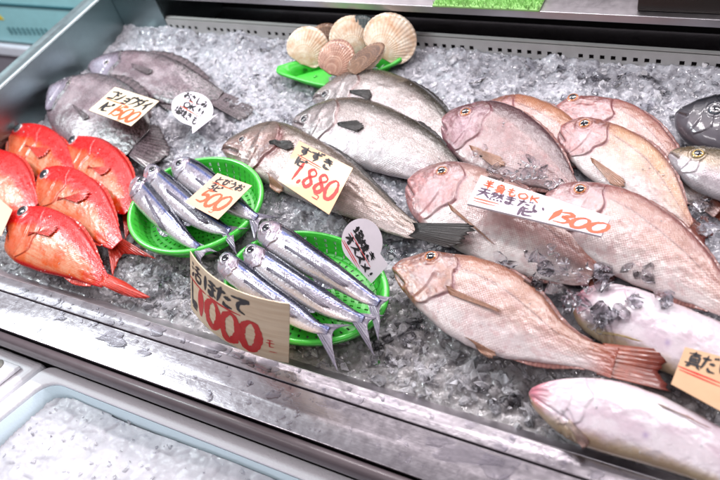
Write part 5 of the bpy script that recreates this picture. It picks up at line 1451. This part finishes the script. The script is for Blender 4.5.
# ------------------------------------------------------------------ loose clear ice on and between the fish
T2 = shard_templates(16, 15, .2)
cen, sizes = [], []
def cluster(px, py, rad, z, n, s0, s1):
    for _ in range(n):
        a = random.uniform(0, 6.28); r = rad * math.sqrt(random.random())
        s = random.uniform(s0, s1)
        c__ = P(px + r * math.cos(a), py + r * .6 * math.sin(a), z + random.uniform(-.01, .006))
        if c__[1] > 1.165 or c__[1] < Y_ICE + .012: continue
        if z < .04: c__[2] = float(ice_height(np.array([[c__[0]]]), np.array([[c__[1]]]), False)[0, 0]) + s * .3
        cen.append(c__); sizes.append(s)
for c_ in [(500,178,20,.07,12),(530,168,16,.075,10),(548,178,14,.07,9),(480,150,10,.07,3),(548,262,26,.072,22),(588,276,26,.07,22),(540,288,14,.07,8),(570,300,16,.066,14),(626,300,18,.066,8),
           (640,270,16,.06,8),(604,320,14,.06,9),(700,200,12,.05,8),(706,226,14,.06,8),(395,238,14,.035,12),(410,218,12,.035,8),(376,196,12,.03,8),(672,300,12,.07,5),(505,262,8,.07,4),
           (444,326,60,.006,16),(500,384,40,.006,12),(400,345,40,.004,12),(560,75,120,.02,60),(300,100,60,.015,24),(220,60,90,.014,30),(650,80,70,.022,30),(200,140,40,.012,14),(360,190,60,.012,16),(20,240,20,.01,6),(180,290,40,.008,14),(150,285,20,.01,8)]:
    cluster(*c_, .006, .019)
# clear crumbs added on the skins to make wet glints
cc2, cs2 = [], []
for fs in ALLF:
    iu = np.where(fs.up)[0]; nloc = int(46 * fs.L / .35) if fs.kind != 'flying' else 14
    for _ in range(nloc):
        i = random.randrange(8, NS - 8); j = int(iu[random.randrange(6, len(iu) - 6)])
        s_ = random.lognormvariate(0, .5) * .0011
        cc2.append(fs.pos[i, j] + fs.Nn[i] * s_ * .3); cs2.append(min(s_, .0035))
tag(scatter('glint_crumbs', np.array(cc2), cs2, T2, M_CLEAR, .6, True), kind='stuff')
lo = scatter('loose_ice', np.array(cen), sizes, T2, M_LOOSE, .7, False); tag(lo, kind='stuff')

# ------------------------------------------------------------------ water on the lip
def blob(bm, cx, cy, z, rx, ry, h, rot, n=18, wob=.25, sd=0):
    r_ = random.Random(sd); ph = [r_.uniform(0, 6.28) for _ in range(3)]
    rings = [(1, 0), (.93, .55), (.75, .85), (.4, .97)]
    vs = []
    for k, hz in rings:
        row = []
        for q in range(n):
            a = 2 * math.pi * q / n
            w = 1 + wob * (.5 * math.sin(2 * a + ph[0]) + .35 * math.sin(3 * a + ph[1]) + .25 * math.sin(5 * a + ph[2]))
            x, y = rx * k * w * math.cos(a), ry * k * w * math.sin(a)
            row.append(bm.verts.new((cx + x * math.cos(rot) - y * math.sin(rot), cy + x * math.sin(rot) + y * math.cos(rot), z + h * hz)))
        vs.append(row)
    for A, B in zip(vs, vs[1:]):
        for q in range(n): bm.faces.new([A[q], A[(q+1) % n], B[(q+1) % n], B[q]])
    bm.faces.new(vs[-1])
bm = bmesh.new()
for k in range(420):
    up_ = random.random() < .45
    y = random.uniform(Y_THIN + .003, Y_RIDGE - .002) if up_ else random.uniform(Y_BUMP + .004, Y_THIN - .003)
    z = .0201 if up_ else .0157 + (y - Y_BUMP) / (Y_THIN - Y_BUMP) * .001
    x = random.uniform(-1.1, .05)
    if random.random() < .5: x = random.choice([-.95, -.62, -.5, -.15, -.08]) + random.gauss(0, .04)
    s = random.lognormvariate(0, .6) * .0016
    blob(bm, x, y, z, s * random.uniform(1, 1.8), s, min(.0011, s * .36), random.uniform(0, 3), sd=k)
for (px, py, rx, ry, rot, h) in [(112,338,.030,.016,.4,.0016),(142,352,.018,.008,.9,.0014),(158,332,.018,.009,.5,.0013),(60,318,.012,.006,.7,.001),(22,292,.014,.008,.3,.001),(250,352,.02,.010,.2,.0012),
                              (268,366,.026,.011,.1,.0012),(392,404,.022,.010,.3,.0012),(470,447,.04,.014,.2,.0014),(440,440,.018,.009,.6,.0012),(500,462,.03,.014,.4,.0014),(332,398,.014,.007,.4,.001),(215,350,.018,.010,.2,.001)]:
    zz = .017; p = P(px, py, zz); z = .0202 if p[1] > Y_THIN else .0161
    if abs(p[1] - Y_THIN) < ry + .002: p[1] = Y_THIN + math.copysign(ry * 1.1 + .003, p[1] - Y_THIN)
    if p[1] > Y_THIN: ry = min(ry, .009); p[1] = min(p[1], Y_RIDGE - ry * 1.3)
    blob(bm, p[0], p[1], .0202 if p[1] > Y_THIN else .0163, rx, ry, h * .55, rot * .4, n=40, wob=.4, sd=int(px))
tag(bm_obj('water_droplets', bm, M_WATER, smooth=True), kind='stuff')

# ------------------------------------------------------------------ styrofoam boxes in front
def foam_box(name, label, outer, inner, ztop, zin, zbot, lid=False):
    c = sum(outer) / len(outer)
    t = empty(name, (c[0], c[1], zbot)); tag(t, label, 'box', 'styrofoam boxes in front of the case')
    rnd_ = lambda L, k=.22: [q for i in range(len(L)) for q in [L[i] + (L[i-1] - L[i]) / np.linalg.norm(L[i-1] - L[i]) * .02 * s for s in (1, .3)] + [L[i] + (L[(i+1) % len(L)] - L[i]) / np.linalg.norm(L[(i+1) % len(L)] - L[i]) * .02 * s for s in (.3, 1)]]
    def ring(L, cut):
        out = []
        for i in range(len(L)):
            a = L[i]; p = L[i-1] - a; n = L[(i+1) % len(L)] - a; p /= np.linalg.norm(p); n /= np.linalg.norm(n)
            A, B = a + p * cut, a + n * cut
            for q in np.linspace(0, 1, 7): out.append((1-q)**2 * A + 2*q*(1-q) * a + q*q * B)
        return out
    o_, i_ = ring([q[:2] for q in outer], .022), ring([q[:2] for q in inner], .035)
    k = len(o_)
    shr = lambda L, s: [c[:2] + (q - c[:2]) * s for q in L]
    rings = [(shr(o_, .97), zbot), (o_, ztop - .006), (shr(o_, .996), ztop - .0015), (shr(o_, .988), ztop), (shr(i_, 1.012), ztop), (shr(i_, 1.002), ztop - .002), (i_, ztop - .008), (shr(i_, .93), zin)]
    v = [(q[0], q[1], z) for L, z in rings for q in L]; f = [(j*k+i, j*k+(i+1) % k, (j+1)*k+(i+1) % k, (j+1)*k+i) for j in range(len(rings)-1) for i in range(k)]
    f.append(tuple(range(k))[::-1]); f.append(tuple((len(rings)-1)*k + i for i in range(k)))
    mesh_obj('box_body', v, f, M_FOAM, t)
    return t, shr(i_, .955), k, c
z_ = -.034
A = [P(46, 366, z_), P(372, 486, z_)]
A[0][1] = A[1][1] = .279
far_l, far_r = A; near_l = P(-28, 424, z_)
near_l = far_l + (near_l - far_l) / np.linalg.norm(near_l - far_l) * .40
near_r = far_r + np.array([.02, -.37, 0]); far_r[0] += .12; near_r[0] += .12
outer = [far_l, far_r, near_r, near_l]
inn = [P(57, 380, z_), far_r + np.array([-.03, -.03, 0]), near_r + np.array([-.03, .03, 0]), near_l + np.array([.045, .03, 0])]
inn[0][1] = .279 - .024; inn[0][0] = far_l[0] + .024; inn[1][1] = .279 - .026
t, ir, k, cc = foam_box('styrofoam_box', 'open white styrofoam box full of melting crushed ice, lower left', outer, inn, z_, z_ - .14, z_ - .2)
# bluish liner inside
v = [(q[0], q[1], z_ - .006) for q in [cc[:2] + (q - cc[:2]) * .997 * 1.04 for q in ir]] + [(q[0], q[1], z_ - .12) for q in [cc[:2] + (q - cc[:2]) * .96 for q in ir]]
f = [(i, (i+1) % k, k + (i+1) % k, k + i) for i in range(k)]
o = mesh_obj('liner', v, f, M_FOAMIN, t); mo = o.modifiers.new('solid', 'SOLIDIFY'); mo.thickness = .001; mo.offset = 0
# slush
sxs = np.linspace(near_l[0] - .05, far_r[0], 300); sys_ = np.linspace(far_l[1] - .42, .25, 150)
SX, SY = np.meshgrid(sxs, sys_, indexing='ij')
SZ = z_ - .030 + facet_field(SX, SY, .02, 21, .14) * .2 + facet_field(SX, SY, .009, 22, .2) * .12 + .010 * np.sin(SX * 14) * np.sin(SY * 12 + 1)
poly = np.array([cc[:2] + (q - cc[:2]) * 1.0 for q in ir])
def inside(x, y, poly):
    r = np.zeros(x.shape, bool); j = len(poly) - 1
    for i in range(len(poly)):
        xi, yi, xj, yj = *poly[i], *poly[j]
        r ^= ((yi > y) != (yj > y)) & (x < (xj - xi) * (y - yi) / (yj - yi + 1e-12) + xi); j = i
    return r
ins = inside(SX, SY, poly); idx = np.arange(SX.size).reshape(SX.shape)
okf = ins[:-1, :-1] & ins[1:, :-1] & ins[1:, 1:] & ins[:-1, 1:]
Fs = np.stack([idx[:-1, :-1][okf], idx[1:, :-1][okf], idx[1:, 1:][okf], idx[:-1, 1:][okf]], 1)
m, nt, b = new_mat('slush'); tc = node(nt, 'ShaderNodeTexCoord').outputs['Object']
nt.links.new(ramp_n(nt, noise_n(nt, tc, 30, 5, .65), [(.35, lin(186, 185, 192)), (.6, lin(202, 200, 207)), (.75, lin(226, 225, 231))]), b.inputs['Base Color'])
b.inputs['Roughness'].default_value = .42; b.inputs['Coat Weight'].default_value = .08; b.inputs['IOR'].default_value = 1.31
b.inputs['Subsurface Weight'].default_value = .5; b.inputs['Subsurface Radius'].default_value = (.02, .02, .022); b.inputs['Subsurface Scale'].default_value = 1
nt.links.new(bump_n(nt, noise_n(nt, tc, 90, 4), .18, .002), b.inputs['Normal'])
sl = fast_mesh('slush_ice', np.stack([SX.ravel(), SY.ravel(), SZ.ravel()], 1), Fs, m, True); tag(sl, kind='stuff')
n_ = 700; qx, qy = rng.uniform(sxs[0], sxs[-1], n_), rng.uniform(sys_[0], sys_[-1], n_); kk = inside(qx, qy, poly); qx, qy = qx[kk], qy[kk]
qs = rng.lognormal(0, .5, len(qx)) * .0035
sc_ = scatter('slush_chips', np.stack([qx, qy, z_ - .029 + .010 * np.sin(qx * 14) * np.sin(qy * 12 + 1)], 1), qs, T, M_CLEAR) if False else None
TT = shard_templates(12, 9, .3)
sc_ = scatter('slush_chips', np.stack([qx, qy, z_ - .029 + .010 * np.sin(qx * 14) * np.sin(qy * 12 + 1)], 1), qs, TT, M_CLEAR); tag(sc_, kind='stuff')

# lidded box at the far left
o1 = [P(-40, 331, z_), P(40, 361, z_)]; o1[0][1] = o1[1][1] = .279
o1[1][0] = far_l[0] - .012; o1[0][0] = o1[1][0] - .38
d_ = (near_l - far_l)
b1 = [o1[0], o1[1], o1[1] + d_ * .98, o1[0] + d_ * .98]
c1_ = sum(b1) / 4
t = empty('styrofoam_box', (c1_[0], c1_[1], z_ - .2)); tag(t, 'closed white styrofoam box with a raised lid, left of the open one', 'box', 'styrofoam boxes in front of the case')
def slab(name, L, z0, z1, mat, par, bev):
    bm = bmesh.new(); a = [bm.verts.new((q[0], q[1], z0)) for q in L]; b_ = [bm.verts.new((q[0], q[1], z1)) for q in L]
    bm.faces.new(a); bm.faces.new(b_[::-1]); n = len(L)
    for i in range(n): bm.faces.new([a[i], a[(i+1) % n], b_[(i+1) % n], b_[i]])
    return bm_obj(name, bm, mat, par, bevel=bev)
slab('box_body', b1, z_ - .2, z_ - .03, M_FOAM, t, .008)
lid = slab('lid', b1, z_ - .0295, z_ - .002, M_FOAM, t, .010)
ins_ = [c1_ + (q - c1_) * .88 for q in b1]
rl = slab('lid_panel', ins_, z_ - .0015, z_ + .008, M_FOAM, t, .006)
dp = P(-2, 365, z_ + .008)
v, f = dome(dp + np.array([0, 0, .0005]), (0, 0, 1), .011, 0, 0, .0015); mesh_obj('lid_mark', v, f, simple('mark_grey', lin(130, 126, 120), .6), t)

# ------------------------------------------------------------------ light
w_ = bpy.data.worlds.new('World'); S.world = w_; w_.use_nodes = True
nt = w_.node_tree; nt.nodes.clear()
out = nt.nodes.new('ShaderNodeOutputWorld'); bg = nt.nodes.new('ShaderNodeBackground'); nt.links.new(bg.outputs[0], out.inputs[0])
tc = nt.nodes.new('ShaderNodeTexCoord').outputs['Generated']
mp = nt.nodes.new('ShaderNodeMapping'); nt.links.new(tc, mp.inputs[0]); mp.inputs['Scale'].default_value = (4.2, 1.0, 1.0)
col = ramp_n(nt, noise_n(nt, mp.outputs[0], 1.6, 2, .5), [(.42, (.32, .30, .32)), (.52, (.56, .52, .56)), (.60, (1.45, 1.38, 1.43))])
sx_w = nt.nodes.new('ShaderNodeSeparateXYZ'); nt.links.new(tc, sx_w.inputs[0])
# added banded glow: brighter beyond the counter for steel reflections, dimmer behind the viewer
far = ramp_n(nt, sx_w.outputs[1], [(.0, (.42, .40, .41)), (.62, (1, 1, 1))])
upw = ramp_n(nt, sx_w.outputs[2], [(.0, (.25, .24, .25)), (.35, (1, 1, 1))])
col = mix_c(nt, 1.0, mix_c(nt, 1.0, col, far, 'MULTIPLY'), upw, 'MULTIPLY')
nt.links.new(col, bg.inputs[0]); bg.inputs[1].default_value = 1.4

def area(name, loc, target, sx_, sy_, power, col):
    l = bpy.data.lights.new(name, 'AREA'); l.shape = 'RECTANGLE'; l.size = sx_; l.size_y = sy_; l.energy = power; l.color = col
    o = bpy.data.objects.new(name, l); COL.objects.link(o); o.location = loc
    d = Vector(target) - Vector(loc); o.rotation_euler = d.to_track_quat('-Z', 'Y').to_euler()
    return o
for i, x in enumerate([-1.5, -.95, -.4, .15]):
    area('display_lamp', (x, 1.15, 1.25), (x + .02, .75, 0), .26, .05, 5.2, (1.0, .935, .955))
for i, x in enumerate([-1.9, -.75, .4]):
    area('ceiling_lamp', (x, 2.4, 2.1), (x * .6 - .3, .6, 0), .9, .16, 22, (1.0, .94, .96))
for i, x in enumerate([-1.4, .2]):
    area('aisle_lamp', (x, -.5, 2.2), (-.5, .6, 0), 1.0, .2, 10, (1.0, .96, .98))

area('left_fill', (-2.3, .6, 1.6), (-2.3, 1.5, 0), 1.0, .3, 55, (.86, .98, 1.0))  # added fill: brightens the cabinet and tints the left end teal

# ------------------------------------------------------------------ camera
cd = bpy.data.cameras.new('camera'); cam = bpy.data.objects.new('camera', cd); COL.objects.link(cam)
cd.sensor_width = 36; cd.lens = 35; cd.clip_end = 50; cd.clip_start = .02
cx_, cy_, cz_ = R @ np.array([1, 0, 0.]), R @ np.array([0, -1, 0.]), R @ np.array([0, 0, -1.])
cam.matrix_world = Matrix(((cx_[0], cy_[0], cz_[0], CAM[0]), (cx_[1], cy_[1], cz_[1], CAM[1]), (cx_[2], cy_[2], cz_[2], CAM[2]), (0, 0, 0, 1)))
cd.dof.use_dof = True; cd.dof.focus_distance = float(np.linalg.norm(P(290, 270, .04) - CAM)); cd.dof.aperture_fstop = 3.4
S.camera = cam
S.view_settings.view_transform = 'Standard'; S.view_settings.look = 'None'; S.view_settings.exposure = -.18; S.view_settings.gamma = 1
cy = S.cycles
cy.max_bounces = 9; cy.transmission_bounces = 7; cy.glossy_bounces = 4; cy.diffuse_bounces = 3; cy.transparent_max_bounces = 6
cy.caustics_reflective = False; cy.caustics_refractive = False; cy.blur_glossy = .5
cy.sample_clamp_indirect = 6; cy.use_denoising = True
